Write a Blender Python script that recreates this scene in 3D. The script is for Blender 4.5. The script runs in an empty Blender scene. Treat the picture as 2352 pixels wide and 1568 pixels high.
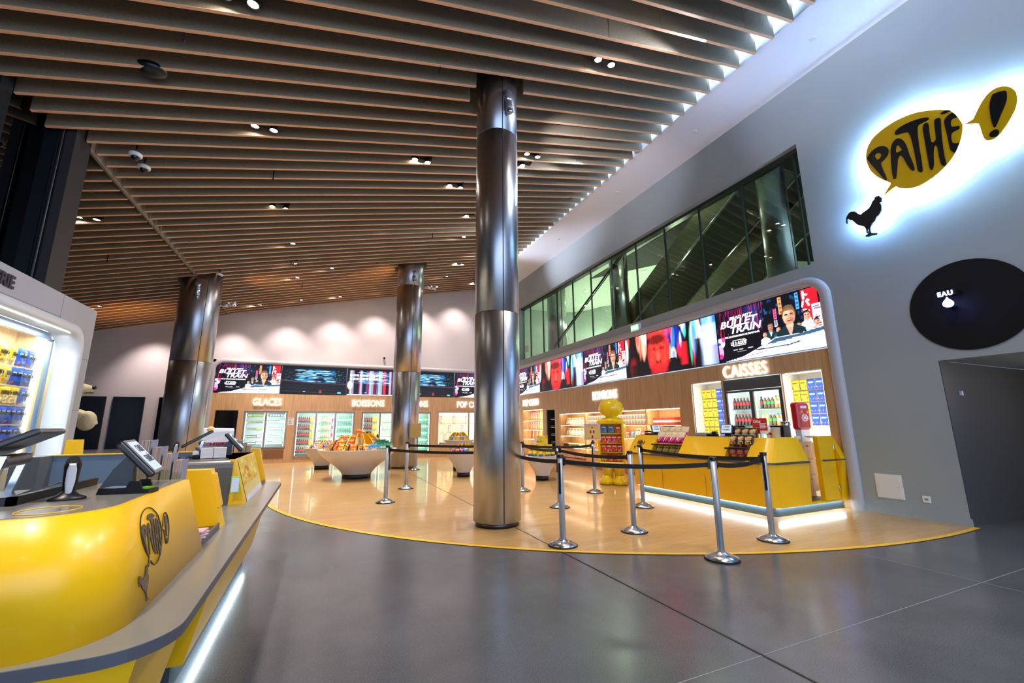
import bpy, bmesh, math, random
import numpy as np
from mathutils import Vector, Matrix
random.seed(7)
C = bpy.context.scene.collection
PI = math.pi
def R(a): return math.radians(a)
def lin(h):
    if isinstance(h, (tuple, list)): return tuple(h[:3])
    h = h.lstrip('#'); o = []
    for i in (0, 2, 4):
        c = int(h[i:i+2], 16)/255
        o.append(c/12.92 if c <= .04045 else ((c+.055)/1.055)**2.4)
    return tuple(o)
_M = {}
def mat(name, col='#808080', rough=.5, metal=0., emit=None, es=1., spec=.5, coat=0.):
    if name in _M: return _M[name]
    m = bpy.data.materials.new(name); m.use_nodes = True; _M[name] = m
    b = m.node_tree.nodes['Principled BSDF']
    b.inputs['Base Color'].default_value = (*lin(col), 1)
    b.inputs['Roughness'].default_value = rough; b.inputs['Metallic'].default_value = metal
    b.inputs['Specular IOR Level'].default_value = spec
    b.inputs['Coat Weight'].default_value = coat; b.inputs['Coat Roughness'].default_value = .08
    if emit:
        b.inputs['Emission Color'].default_value = (*lin(emit), 1); b.inputs['Emission Strength'].default_value = es
    return m
def nt(m): return m.node_tree, m.node_tree.nodes, m.node_tree.links, m.node_tree.nodes['Principled BSDF']
def mapping(m, scale=(1,1,1), rot=(0,0,0), coord='Object'):
    t, n, l, b = nt(m)
    tc = n.new('ShaderNodeTexCoord'); mp = n.new('ShaderNodeMapping')
    mp.inputs['Scale'].default_value = scale; mp.inputs['Rotation'].default_value = rot
    l.new(tc.outputs[coord], mp.inputs['Vector']); return mp.outputs['Vector']
def ramp(m, fac, stops):
    t, n, l, b = nt(m); r = n.new('ShaderNodeValToRGB'); e = r.color_ramp.elements
    while len(e) < len(stops): e.new(.5)
    for i, (p, c) in enumerate(stops):
        e[i].position = p; e[i].color = (*lin(c), 1)
    l.new(fac, r.inputs[0]); return r.outputs[0]
def noise(m, vec, sc, det=3, rough=.5):
    t, n, l, b = nt(m); x = n.new('ShaderNodeTexNoise')
    x.inputs['Scale'].default_value = sc; x.inputs['Detail'].default_value = det; x.inputs['Roughness'].default_value = rough
    l.new(vec, x.inputs['Vector']); return x.outputs['Fac']
def bump(m, h, st=.1, d=.01):
    t, n, l, b = nt(m); x = n.new('ShaderNodeBump'); x.inputs['Strength'].default_value = st; x.inputs['Distance'].default_value = d
    l.new(h, x.inputs['Height']); l.new(x.outputs[0], b.inputs['Normal'])
def glassmat(name, tint='#ffffff', rough=.0, ior=1.5, dark=0.):
    if name in _M: return _M[name]
    m = bpy.data.materials.new(name); m.use_nodes = True; _M[name] = m
    n, l = m.node_tree.nodes, m.node_tree.links; n.clear()
    o = n.new('ShaderNodeOutputMaterial'); mx = n.new('ShaderNodeMixShader'); tr = n.new('ShaderNodeBsdfTransparent')
    gl = n.new('ShaderNodeBsdfGlossy'); fr = n.new('ShaderNodeFresnel'); ge = n.new('ShaderNodeNewGeometry'); mr = n.new('ShaderNodeMapRange'); mr.inputs[3].default_value = ior; mr.inputs[4].default_value = 1/ior; l.new(ge.outputs['Backfacing'], mr.inputs[0]); l.new(mr.outputs[0], fr.inputs[0])
    tr.inputs[0].default_value = (*lin(tint), 1); gl.inputs['Roughness'].default_value = rough
    l.new(fr.outputs[0], mx.inputs[0]); l.new(tr.outputs[0], mx.inputs[1]); l.new(gl.outputs[0], mx.inputs[2]); l.new(mx.outputs[0], o.inputs[0])
    return m
# ---------- mesh builder
class B:
    def __init__(s): s.v = []; s.f = []; s.mi = []; s.sm = []; s.cur = 0; s.smooth = False
    def add(s, vs, fs, mi=None):
        o = len(s.v); s.v += [tuple(v) for v in vs]
        for f in fs: s.f.append(tuple(o+i for i in f)); s.mi.append(s.cur if mi is None else mi); s.sm.append(s.smooth)
        return s
    def box(s, x0, x1, y0, y1, z0, z1, mi=None, bev=0):
        if bev:
            b = bev
            out = [(x0+b, y0), (x1-b, y0), (x1, y0+b), (x1, y1-b), (x1-b, y1), (x0+b, y1), (x0, y1-b), (x0, y0+b)]
            inn = [(x0+b, y0+b), (x1-b, y0+b), (x1-b, y0+b), (x1-b, y1-b), (x1-b, y1-b), (x0+b, y1-b), (x0+b, y1-b), (x0+b, y0+b)]
            vs = [(x, y, z0) for x, y in inn]+[(x, y, z0+b) for x, y in out]+[(x, y, z1-b) for x, y in out]+[(x, y, z1) for x, y in inn]
            fs = [(7,6,5,4,3,2,1,0)]+[tuple(range(24, 32))]
            for k in range(3):
                for i in range(8): j = (i+1) % 8; fs.append((k*8+i, k*8+j, k*8+8+j, k*8+8+i))
            return s.add(vs, fs, mi)
        return s.add([(x0,y0,z0),(x1,y0,z0),(x1,y1,z0),(x0,y1,z0),(x0,y0,z1),(x1,y0,z1),(x1,y1,z1),(x0,y1,z1)],
              [(3,2,1,0),(4,5,6,7),(0,1,5,4),(1,2,6,5),(2,3,7,6),(3,0,4,7)], mi)
    def hexa(s, p, mi=None):   # 8 points bottom 4, top 4
        return s.add(p, [(3,2,1,0),(4,5,6,7),(0,1,5,4),(1,2,6,5),(2,3,7,6),(3,0,4,7)], mi)
    def lathe(s, prof, n=24, c=(0,0,0), mis=None, cap=True, sx=1, sy=1):
        sm = s.smooth; s.smooth = True
        vs = []
        for r, z in prof:
            for i in range(n): a = 2*PI*i/n; vs.append((c[0]+r*sx*math.cos(a), c[1]+r*sy*math.sin(a), c[2]+z))
        for k in range(len(prof)-1):
            fs = [(k*n+i, k*n+(i+1) % n, (k+1)*n+(i+1) % n, (k+1)*n+i) for i in range(n)]
            if k == 0: o = len(s.v); s.v += vs
            for f in fs: s.f.append(tuple(o+i for i in f)); s.mi.append(s.cur if mis is None else mis[k]); s.sm.append(True)
        if cap:
            for k, rev in ((0, True), (len(prof)-1, False)):
                if prof[k][0] > 1e-5:
                    f = [o+k*n+i for i in range(n)]
                    s.f.append(tuple(reversed(f)) if rev else tuple(f)); s.mi.append(s.cur if mis is None else mis[min(k, len(mis)-1)]); s.sm.append(False)
        s.smooth = sm; return s
    def tube(s, pts, r, n=8, mi=None, cap=True):
        pts = [Vector(p) for p in pts]; rs = r if isinstance(r, (list, tuple)) else [r]*len(pts)
        up = Vector((0, 0, 1)); rings = []; N = None
        for i, p in enumerate(pts):
            d = (pts[min(i+1, len(pts)-1)]-pts[max(i-1, 0)]).normalized()
            if N is None: N = d.cross(up if abs(d.z) < .9 else Vector((1, 0, 0))).normalized()
            else: N = (N-d*N.dot(d)).normalized()
            Bn = d.cross(N)
            rings.append([p+(N*math.cos(2*PI*k/n)+Bn*math.sin(2*PI*k/n))*rs[i] for k in range(n)])
        vs = [v for rg in rings for v in rg]; fs = []
        for i in range(len(pts)-1):
            for k in range(n): fs.append((i*n+k, i*n+(k+1) % n, (i+1)*n+(k+1) % n, (i+1)*n+k))
        sm = s.smooth; s.smooth = True; s.add(vs, fs, mi); s.smooth = False
        if cap: s.add(rings[0], [tuple(reversed(range(n)))], mi); s.add(rings[-1], [tuple(range(n))], mi)
        s.smooth = sm; return s
    def prism(s, poly, z0, z1, mi=None, axis='z'):  # poly CCW list of 2D
        n = len(poly)
        def P(a, b, z): return {'z': (a, b, z), 'y': (a, z, b), 'x': (z, a, b)}[axis]
        vs = [P(a, b, z0) for a, b in poly]+[P(a, b, z1) for a, b in poly]
        fs = [tuple(reversed(range(n))), tuple(range(n, 2*n))]+[(i, (i+1) % n, n+(i+1) % n, n+i) for i in range(n)]
        return s.add(vs, fs, mi)
    def loft(s, rings, mi=None, closed=True, caps=True):
        n = len(rings[0]); vs = [v for r in rings for v in r]; fs = []
        for k in range(len(rings)-1):
            for i in range(n if closed else n-1): j = (i+1) % n; fs.append((k*n+i, k*n+j, (k+1)*n+j, (k+1)*n+i))
        if caps: fs += [tuple(reversed(range(n))), tuple(range((len(rings)-1)*n, len(rings)*n))]
        return s.add(vs, fs, mi)
    def ball(s, c, r, n=16, m=10, mi=None, sc=(1,1,1)):
        sm = s.smooth; s.smooth = True; vs = [(c[0], c[1], c[2]-r*sc[2])]
        for k in range(1, m):
            t = -PI/2+PI*k/m
            for i in range(n): a = 2*PI*i/n; vs.append((c[0]+r*sc[0]*math.cos(t)*math.cos(a), c[1]+r*sc[1]*math.cos(t)*math.sin(a), c[2]+r*sc[2]*math.sin(t)))
        vs.append((c[0], c[1], c[2]+r*sc[2])); fs = [(0, 1+(i+1) % n, 1+i) for i in range(n)]
        for k in range(m-2):
            for i in range(n): j = (i+1) % n; fs.append((1+k*n+i, 1+k*n+j, 1+(k+1)*n+j, 1+(k+1)*n+i))
        L = len(vs)-1; fs += [(L, 1+(m-2)*n+i, 1+(m-2)*n+(i+1) % n) for i in range(n)]
        s.add(vs, fs, mi); s.smooth = sm; return s
    def mesh(s, name, mats):
        me = bpy.data.meshes.new(name); me.from_pydata(s.v, [], s.f)
        if not isinstance(mats, (list, tuple)): mats = [mats]
        for m in mats: me.materials.append(m)
        me.polygons.foreach_set('material_index', s.mi); me.polygons.foreach_set('use_smooth', s.sm)
        bm = bmesh.new(); bm.from_mesh(me); bmesh.ops.recalc_face_normals(bm, faces=bm.faces); bm.to_mesh(me); bm.free()
        me.update(); return me
    def obj(s, name, mats, parent=None, loc=(0,0,0), rz=0, **kw):
        return link(name, s.mesh(name, mats), parent, loc, rz, **kw)
def link(name, data, parent=None, loc=(0,0,0), rz=0, label=None, cat=None, group=None, kind=None):
    o = bpy.data.objects.new(name, data); C.objects.link(o); o.location = loc; o.rotation_euler = (0, 0, rz)
    if parent: o.parent = parent
    if label: o['label'] = label
    if cat and not parent: o['category'] = cat
    if group: o['group'] = group
    if kind: o['kind'] = kind
    return o
def thing(name, label, cat, loc=(0,0,0), rz=0, group=None): return link(name, None, None, loc, rz, label, cat, group)
def kids(o): return [c for c in KID.get(o.name, [])]
def copy(o, loc=None, rz=None, label=None, group=None, rot=None):
    tree = {}
    for ob in C.objects:
        if ob.parent: tree.setdefault(ob.parent, []).append(ob)
    def rec(a, par):
        c = a.copy(); C.objects.link(c)
        if par: c.parent = par
        for k in tree.get(a, []): rec(k, c)
        return c
    c = rec(o, None)
    if loc is not None: c.location = loc
    if rz is not None: c.rotation_euler = (0, 0, rz)
    if rot is not None: c.rotation_euler = rot
    if label: c['label'] = label
    if group: c['group'] = group
    return c
def scopy(o, loc, rot, label, group):   # copy of a one-mesh thing
    c = o.copy(); C.objects.link(c); c.location = loc; c.rotation_euler = rot; c['label'] = label; c['group'] = group; return c
# 2D outlines -> extruded mesh, in the local xz plane facing -y
def smooth(pts, sub=4, sharp=()):
    n = len(pts); out = []
    for i in range(n):
        p0, p1, p2, p3 = pts[i-1], pts[i], pts[(i+1) % n], pts[(i+2) % n]
        if i in sharp: p0 = p1
        if (i+1) % n in sharp: p3 = p2
        for k in range(sub):
            t = k/sub
            out.append(tuple(.5*(2*p1[a]+(p2[a]-p0[a])*t+(2*p0[a]-5*p1[a]+4*p2[a]-p3[a])*t*t+(3*p1[a]-p0[a]-3*p2[a]+p3[a])*t**3) for a in (0, 1)))
    return out
def curve_mesh(cu, name, m):
    o = bpy.data.objects.new('tmp', cu); C.objects.link(o); dg = bpy.context.evaluated_depsgraph_get()
    me = bpy.data.meshes.new_from_object(o.evaluated_get(dg)); C.objects.unlink(o); bpy.data.objects.remove(o)
    me.transform(Matrix.Rotation(PI/2, 4, 'X')); me.name = name; me.materials.clear(); me.materials.append(m); return me
def outline(loops, depth, name, m):
    cu = bpy.data.curves.new(name, 'CURVE'); cu.dimensions = '2D'; cu.fill_mode = 'BOTH'; cu.extrude = depth/2
    for lp in loops:
        sp = cu.splines.new('POLY'); sp.points.add(len(lp)-1); sp.use_cyclic_u = True
        for i, p in enumerate(lp): sp.points[i].co = (p[0], p[1], 0, 1)
    return curve_mesh(cu, name, m)
def text(s, size, m, parent, loc, name='lettering', depth=.004, sx=1., bold=0., align='LEFT', rot=(0,0,0), label=None, shear=0, sp=1., top=None):
    cu = bpy.data.curves.new(name, 'FONT'); cu.body = s; cu.size = size; cu.extrude = depth/2; cu.offset = bold
    cu.align_x = align; cu.resolution_u = 3; cu.shear = shear; cu.space_character = sp
    me = curve_mesh(cu, name, m); me.transform(Matrix.Scale(sx, 4, (1, 0, 0)))
    o = link(name, me, parent, loc, 0, label); o.rotation_euler = rot; return o
def lamp(kind, loc, energy, col='#ffffff', size=.1, size_y=None, rot=(0,0,0), parent=None, angle=None, blend=.6, name='bulb', spread=None):
    l = bpy.data.lights.new(name, kind); l.energy = energy; l.color = lin(col)
    if kind == 'AREA':
        l.size = size
        if size_y: l.shape = 'RECTANGLE'; l.size_y = size_y
        if spread: l.spread = spread
    else: l.shadow_soft_size = size
    if kind == 'SPOT': l.spot_size = angle or R(70); l.spot_blend = blend
    o = bpy.data.objects.new(name, l); C.objects.link(o); o.location = loc; o.rotation_euler = rot
    if parent: o.parent = parent
    return o
# ---------- painted picture on a grid (screen content, printed packaging)
class Pic:
    def __init__(s, w, h, col='#000000'):
        s.w, s.h = w, h; s.a = np.zeros((h, w, 3)); s.a[:] = lin(col)
        s.X, s.Y = np.meshgrid((np.arange(w)+.5)/w, (np.arange(h)+.5)/h)
    def put(s, mask, col, al=1.):
        m = (np.asarray(mask, float)*al)[..., None]; s.a = s.a*(1-m)+np.array(lin(col))*m
    def ell(s, x, y, rx, ry, col, al=1., soft=0., rot=0.):
        dx, dy = s.X-x, (s.Y-y); asp = s.w/s.h; dx = dx*asp; rx = rx*asp
        c, n = math.cos(rot), math.sin(rot); u, v = dx*c+dy*n, -dx*n+dy*c
        d = np.sqrt((u/rx)**2+(v/ry)**2)
        s.put(np.clip((1-d)/soft+.5, 0, 1) if soft else d < 1, col, al)
    def rect(s, x0, x1, y0, y1, col, al=1., soft=0.):
        if soft:
            m = np.clip((s.X-x0)/soft+.5, 0, 1)*np.clip((x1-s.X)/soft+.5, 0, 1)*np.clip((s.Y-y0)/soft+.5, 0, 1)*np.clip((y1-s.Y)/soft+.5, 0, 1)
        else: m = (s.X > x0)&(s.X < x1)&(s.Y > y0)&(s.Y < y1)
        s.put(m, col, al)
    def poly(s, pts, col, al=1.):
        m = np.zeros(s.X.shape, bool); n = len(pts); j = n-1
        for i in range(n):
            xi, yi = pts[i]; xj, yj = pts[j]
            m ^= ((yi > s.Y) != (yj > s.Y))&(s.X < (xj-xi)*(s.Y-yi)/(yj-yi+1e-9)+xi); j = i
        s.put(m, col, al)
    def line(s, pts, wd, col, al=1.):
        asp = s.w/s.h
        for (x0, y0), (x1, y1) in zip(pts, pts[1:]):
            dx, dy = (x1-x0)*asp, y1-y0; L = dx*dx+dy*dy+1e-9
            t = np.clip((((s.X-x0)*asp)*dx+(s.Y-y0)*dy)/L, 0, 1)
            s.put(np.hypot((s.X-x0)*asp-t*dx, s.Y-y0-t*dy) < wd, col, al)
    def grid(s, name, W, H, m, th=0., gain=1.):   # flat mesh in xz, facing -y, origin at lower left corner
        vs = [(W*(i+.5)/s.w if 0 < i < s.w-1 else (0 if i == 0 else W), -th, H*(j+.5)/s.h if 0 < j < s.h-1 else (0 if j == 0 else H)) for j in range(s.h) for i in range(s.w)]
        fs = [(j*s.w+i, j*s.w+i+1, (j+1)*s.w+i+1, (j+1)*s.w+i) for j in range(s.h-1) for i in range(s.w-1)]
        me = bpy.data.meshes.new(name); me.from_pydata(vs, [], fs); me.materials.append(m)
        s.paint(me, gain); return me
    def paint(s, me, gain=1.):
        at = me.color_attributes.new('Col', 'FLOAT_COLOR', 'POINT')
        c = np.ones((s.w*s.h, 4)); c[:, :3] = s.a.reshape(-1, 3)*gain; at.data.foreach_set('color', c.ravel()[:len(me.vertices)*4])
def attrmat(name, emit=0., rough=.3, spec=.5):
    if name in _M: return _M[name]
    m = mat(name, '#000000' if emit else '#808080', rough, spec=spec); t, n, l, b = nt(m)
    a = n.new('ShaderNodeVertexColor'); a.layer_name = 'Col'
    if emit: l.new(a.outputs[0], b.inputs['Emission Color']); b.inputs['Emission Strength'].default_value = emit
    else: l.new(a.outputs[0], b.inputs['Base Color'])
    return m
SCR = attrmat('screen_image', emit=1.0, rough=.4)
SCR1 = attrmat('screen_image_dim', emit=.8, rough=.4)
PRINT = attrmat('printed_film', rough=.32)
CARD = attrmat('printed_card', rough=.5)

# ---------- materials
yel = mat('yellow_lacquer', '#f6bd00', .33, coat=.06)
yel2 = mat('yellow_plastic', '#f4b800', .3)
grey_top = mat('grey_solid_surface', '#7d7b74', .22)
dark_strip = mat('charcoal_edge', '#4a4d55', .4)
dkgrey = mat('dark_grey_laminate', '#55575a', .4)
black = mat('black_plastic', '#0d0f12', .35)
blackm = mat('black_matt', '#0a0b0d', .7)
white = mat('white_plastic', '#e6e6e6', .35)
whitep = mat('white_paint', '#cfc9cb', .6)
greyp = mat('grey_white_panel', '#b4b2b6', .45)
chrome = mat('chrome', '#c9ccd0', .15, 1.)
alu = mat('brushed_aluminium', '#a2a6ac', .3, 1.)
steel = mat('stainless_column', '#b4b5ba', .3, 1.)
t, n, l, b = nt(steel); v = mapping(steel, (3, 3, .5)); f = noise(steel, v, 2.2, 3); l.new(ramp(steel, f, [(.3, '#a4a6ac'), (.7, '#bcbcc0')]), b.inputs['Base Color'])
mr = n.new('ShaderNodeMapRange'); mr.inputs[3].default_value = .26; mr.inputs[4].default_value = .36; l.new(noise(steel, v, 5, 3), mr.inputs[0]); l.new(mr.outputs[0], b.inputs['Roughness'])
led = mat('led_white', '#ffffff', .5, emit='#dff0ff', es=4)
ledw = mat('led_warm', '#ffffff', .5, emit='#ffe9c4', es=9)
letter = mat('lit_letter', '#ffffff', .5, emit='#f3f6ff', es=1.5)
lens = mat('lamp_lens', '#ffffff', .5, emit='#fff6e8', es=60)
spotlens = mat('projector_lens', '#ffffff', .5, emit='#fff2dd', es=14)
woodf = mat('oak_panel', '#c08c5a', .38)
t, n, l, b = nt(woodf); v = mapping(woodf, (14, 14, .8)); l.new(ramp(woodf, noise(woodf, v, 1.6, 5, .6), [(.3, '#bd9468'), (.5, '#cea678'), (.72, '#dab488')]), b.inputs['Base Color'])
woodl = mat('pale_oak', '#dcbb86', .45)
t, n, l, b = nt(woodl); v = mapping(woodl, (12, 12, 1)); l.new(ramp(woodl, noise(woodl, v, 2, 4), [(.3, '#cfa873'), (.7, '#e2c292')]), b.inputs['Base Color'])
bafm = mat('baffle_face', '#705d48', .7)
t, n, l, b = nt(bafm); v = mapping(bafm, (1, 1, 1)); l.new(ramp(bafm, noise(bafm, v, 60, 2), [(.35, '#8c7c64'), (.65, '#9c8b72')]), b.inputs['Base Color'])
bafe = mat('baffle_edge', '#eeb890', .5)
conc = mat('polished_concrete', '#63656b', .2)
t, n, l, b = nt(conc); v = mapping(conc)
mx = n.new('ShaderNodeMixRGB'); mx.blend_type = 'MULTIPLY'; mx.inputs[0].default_value = 1
l.new(ramp(conc, noise(conc, v, .9, 5, .6), [(.3, '#4c4f55'), (.7, '#5f6268')]), mx.inputs[1]); l.new(ramp(conc, noise(conc, v, 150, 2), [(.35, '#d0d0d0'), (.62, '#ffffff'), (.7, '#ffffff')]), mx.inputs[2])
l.new(mx.outputs[0], b.inputs['Base Color'])
mr = n.new('ShaderNodeMapRange'); mr.inputs[3].default_value = .14; mr.inputs[4].default_value = .3; l.new(noise(conc, v, 1.7, 4), mr.inputs[0]); l.new(mr.outputs[0], b.inputs['Roughness'])
fwood = mat('oak_flooring', '#c79c62', .24, coat=.4)
t, n, l, b = nt(fwood); v = mapping(fwood, (1, 1, 1))
br = n.new('ShaderNodeTexBrick'); br.inputs['Scale'].default_value = 1; br.inputs['Brick Width'].default_value = 1.25; br.inputs['Row Height'].default_value = .14; br.inputs['Mortar Size'].default_value = .0016; br.inputs['Mortar Smooth'].default_value = .1; br.offset = .37
br.inputs['Color1'].default_value = (*lin('#c8a36c'), 1); br.inputs['Color2'].default_value = (*lin('#bc9660'), 1); br.inputs['Mortar'].default_value = (*lin('#a8834e'), 1)
l.new(v, br.inputs['Vector']); v2 = mapping(fwood, (1.2, 14, 1)); mx = n.new('ShaderNodeMixRGB'); mx.blend_type = 'MULTIPLY'; mx.inputs[0].default_value = .8
l.new(br.outputs[0], mx.inputs[1]); l.new(ramp(fwood, noise(fwood, v2, 2.2, 5, .65), [(.3, '#d8cbb8'), (.62, '#ffffff')]), mx.inputs[2]); l.new(mx.outputs[0], b.inputs['Base Color'])
mr = n.new('ShaderNodeMapRange'); mr.inputs[3].default_value = .29; mr.inputs[4].default_value = .35; l.new(noise(fwood, v, 3, 3), mr.inputs[0]); l.new(mr.outputs[0], b.inputs['Roughness'])
wallr = mat('grey_wall_paint', '#8f989a', .6)
t, n, l, b = nt(wallr); v = mapping(wallr); l.new(ramp(wallr, noise(wallr, v, .5, 4), [(.35, '#959fa4'), (.65, '#a0a9ac')]), b.inputs['Base Color']); bump(wallr, noise(wallr, v, 3, 4), .12, .02)
gl_clear = glassmat('clear_glass', '#f6fcf9', ior=1.3)
gl_win = glassmat('greenish_glass', '#ccd6c8', ior=1.4)
gl_dark = glassmat('dark_glass', '#252a2c', ior=1.7)

# ---------- camera (14.9 mm lens, 1.33 m above the floor)
cam = bpy.data.cameras.new('camera'); cam.sensor_width = 36; cam.lens = 972.743*36/2352; cam.clip_end = 200
co = bpy.data.objects.new('camera', cam); C.objects.link(co); bpy.context.scene.camera = co
YW, PT, RL = .420197, .195311, -.007941
fw = Vector((math.sin(YW), math.cos(YW), 0)); rt = Vector((math.cos(YW), -math.sin(YW), 0)); up = Vector((0, 0, 1))
f2 = fw*math.cos(PT)+up*math.sin(PT); u2 = -fw*math.sin(PT)+up*math.cos(PT)
r3 = rt*math.cos(RL)+u2*math.sin(RL); u3 = -rt*math.sin(RL)+u2*math.cos(RL)
mt = Matrix.Identity(4)
for i in range(3): mt[i][0] = r3[i]; mt[i][1] = u3[i]; mt[i][2] = -f2[i]
mt.translation = (0, 0, 1.33); co.matrix_world = mt
def zc(X, Y=5): return 6.2292+.2290*X-.002*X*X+.014*max(0, Y-9)
RW, BW = 7.75, 18.7
RR = -PI/2   # rotation of things that face -X (right wall)
# point in frame -> wall plane, used once to lay the sign out at its true proportions
def onwall(px, py, X=RW):
    d = f2*972.743+r3*(px-1176)-u3*(py-784); k = X/d.x; return (k*d.y, 1.33+k*d.z)

# ---------- floor
b = B(); b.box(-14, 13, -9, 22, -.2, 0); floor = b.obj('floor', conc, kind='structure')
cx, cy, r0 = 7.05, 10.85, 8.03
arc = [(cx+r0*math.cos(a), cy+r0*math.sin(a)) for a in [R(274.9)-R(274.9-184)*i/60 for i in range(61)]]
poly = [(7.75, arc[0][1])]+arc+[(-4.2, 14), (-4.2, 18.7), (7.75, 18.7)]
b = B(); b.prism(list(reversed(poly)), 0, .003); b.obj('wood_flooring', fwood, floor)
b = B()
inn = [(cx+(r0-.035)*math.cos(a), cy+(r0-.035)*math.sin(a)) for a in [R(275)-R(275-183)*i/80 for i in range(81)]]
out = [(cx+(r0+.03)*math.cos(a), cy+(r0+.03)*math.sin(a)) for a in [R(275)-R(275-183)*i/80 for i in range(81)]]
vs = [(x, y, .006) for x, y in inn]+[(x, y, .006) for x, y in out]
b.add(vs, [(i, i+1, 82+i, 81+i) for i in range(80)]); b.obj('yellow_floor_line', mat('yellow_tape', '#e8b400', .35), floor)
b = B(); b.box(2.455, 2.467, -6, 18.6, 0, .005); b.obj('expansion_joint', mat('joint_brass', '#3a3833', .4), floor)
b = B(); b.box(-1.5, 7.6, 1.95, 1.956, 0, .0012); b.box(5.2, 5.206, -6, 2.9, 0, .0012); b.box(-.6, 2.3, 6.6, 6.606, 0, .0012)
b.obj('concrete_joint', mat('joint_light', '#7d8084', .4), floor)
# ---------- right wall with portal, high window and passage openings
b = B()
def wr(y0, y1, z0, z1, x0=RW, x1=8.05): b.box(x0, x1, y0, y1, z0, z1)
wr(-9, 2.9, 2.16, 9); wr(2.9, 4.15, 0, 9); wr(-9, -.5, 0, 2.16)
wr(4.15, 18.7, 3.86, 4.09); wr(4.15, 4.27, 4.09, 9); wr(4.27, 18.7, 6.45, 9); wr(16.6, 18.7, 4.09, 6.45)
wallR = b.obj('wall_right', wallr, kind='structure')
b = B(); b.box(RW-.012, RW, 2.88, 4.09, 0, .1); b.box(RW-.012, RW, -9, -.5, 0, .1); b.obj('baseboard_right', wallr, kind='structure')
pass_m = mat('dark_grey_paint', '#45464a', .5)
b = B(); b.box(7.755, 13, 2.89, 2.899, 0, 2.155, 0); b.box(8.05, 13, -.7, -.5, 0, 2.3, 0); b.box(8.05, 13, -.5, 3.15, 2.16, 2.3, 1); b.box(7.76, 13, 2.88, 2.89, 0, .1, 0); b.box(12.8, 13, -.5, 3, 0, 2.2, 0)
b.obj('wall_passage', [pass_m, wallr], kind='structure')
# soffit strip, cove side and bright edge
b = B(); b.box(6.47, RW, -9, BW, 7.66, 7.7); b.box(6.5, 6.54, -9, BW, 7.7, 8.6); b.box(6.455, 6.475, -9, BW, 7.655, 7.69)
b.obj('trim_1', mat('soffit_paint', '#eceef8', .6), kind='structure')
for i, y in enumerate((3.4, 5.9, 8.6, 11.9)):
    b = B(); b.lathe([(.045, -.02), (.05, 0)], 16); b.obj('smoke_detector', white, None, (7.1, y, 7.66), label=['first', 'second', 'third', 'fourth'][i]+' small round detector from the right on the white soffit', cat='detector', group='detectors on the soffit')
# ---------- back wall (with recess behind the wood front) and left wall
b = B(); b.box(-13.2, -3.78, BW, BW+.3, 0, 9); b.box(-3.78, 8.05, BW, BW+.3, 3.84, 9); b.box(-3.78, 8.05, BW+.9, BW+1.1, 0, 4)
b.obj('wall_back', whitep, kind='structure')
b = B(); b.box(-13.4, -13.2, -9, BW+.3, 0, 8); b.obj('wall_left', whitep, kind='structure')
# ---------- portals: soft rounded frames round the two wood fronts
def portal(name, W, H, rot, loc, rad=.28, right_end=True):
    # path: up the left side, across; profile swept
    path = [(0, 0)]
    for i in range(11): a = PI-PI/2*i/10; path.append((rad+rad*math.cos(a), H-rad+rad*math.sin(a)))
    path.append((W, H))
    prof = [(-.16, .0), (-.155, -.03), (-.13, -.06), (-.08, -.075), (-.02, -.07), (.0, -.05), (.005, .06)]
    rings = []
    for i, (x, z) in enumerate(path):
        a = path[max(i-1, 0)]; c = path[min(i+1, len(path)-1)]; d = Vector((c[0]-a[0], c[1]-a[1])).normalized(); nn = Vector((d.y, -d.x))
        rings.append([(x+nn.x*o_, w, z+nn.y*o_) for o_, w in prof])
    bb = B(); bb.smooth = True; bb.loft(rings, closed=False, caps=False)
    return bb.obj(name, greyp, None, loc, rot, kind='structure')
portal('trim_2', 11.4, 3.72, 0, (-3.68, BW, 0))
# right wall: mirrored portal (rounded corner at the viewer's right end)
path = [(0, 0)]
rad, H = .26, 3.72
for i in range(11): a = PI-PI/2*i/10; path.append((rad+rad*math.cos(a), H-rad+rad*math.sin(a)))
path.append((14.5, H)); prof = [(-.16, 0), (-.155, -.03), (-.13, -.06), (-.08, -.075), (-.02, -.07), (0, -.05), (.005, .06)]
rings = []
for i, (x, z) in enumerate(path):
    a = path[max(i-1, 0)]; c = path[min(i+1, len(path)-1)]; d = Vector((c[0]-a[0], c[1]-a[1])).normalized(); nn = Vector((d.y, -d.x))
    rings.append([(RW+w, 4.24+x+nn.x*o_, z+nn.y*o_) for o_, w in prof])
bb = B(); bb.smooth = True; bb.loft(rings, closed=False, caps=False); bb.obj('trim_3', greyp, kind='structure')
# wall filling between portals and openings
b = B(); b.box(RW+.001, 8.05, 4.15, 4.235, 0, 3.87); b.box(RW+.001, 8.05, 4.235, 18.7, 3.72, 3.87); b.obj('wall_right.001', wallr, kind='structure')
b = B(); b.box(-3.8, -3.69, BW+.001, BW+.3, 0, 3.85); b.box(-3.8, 8, BW+.001, BW+.3, 3.72, 3.85); b.obj('wall_back.001', whitep, kind='structure')

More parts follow.
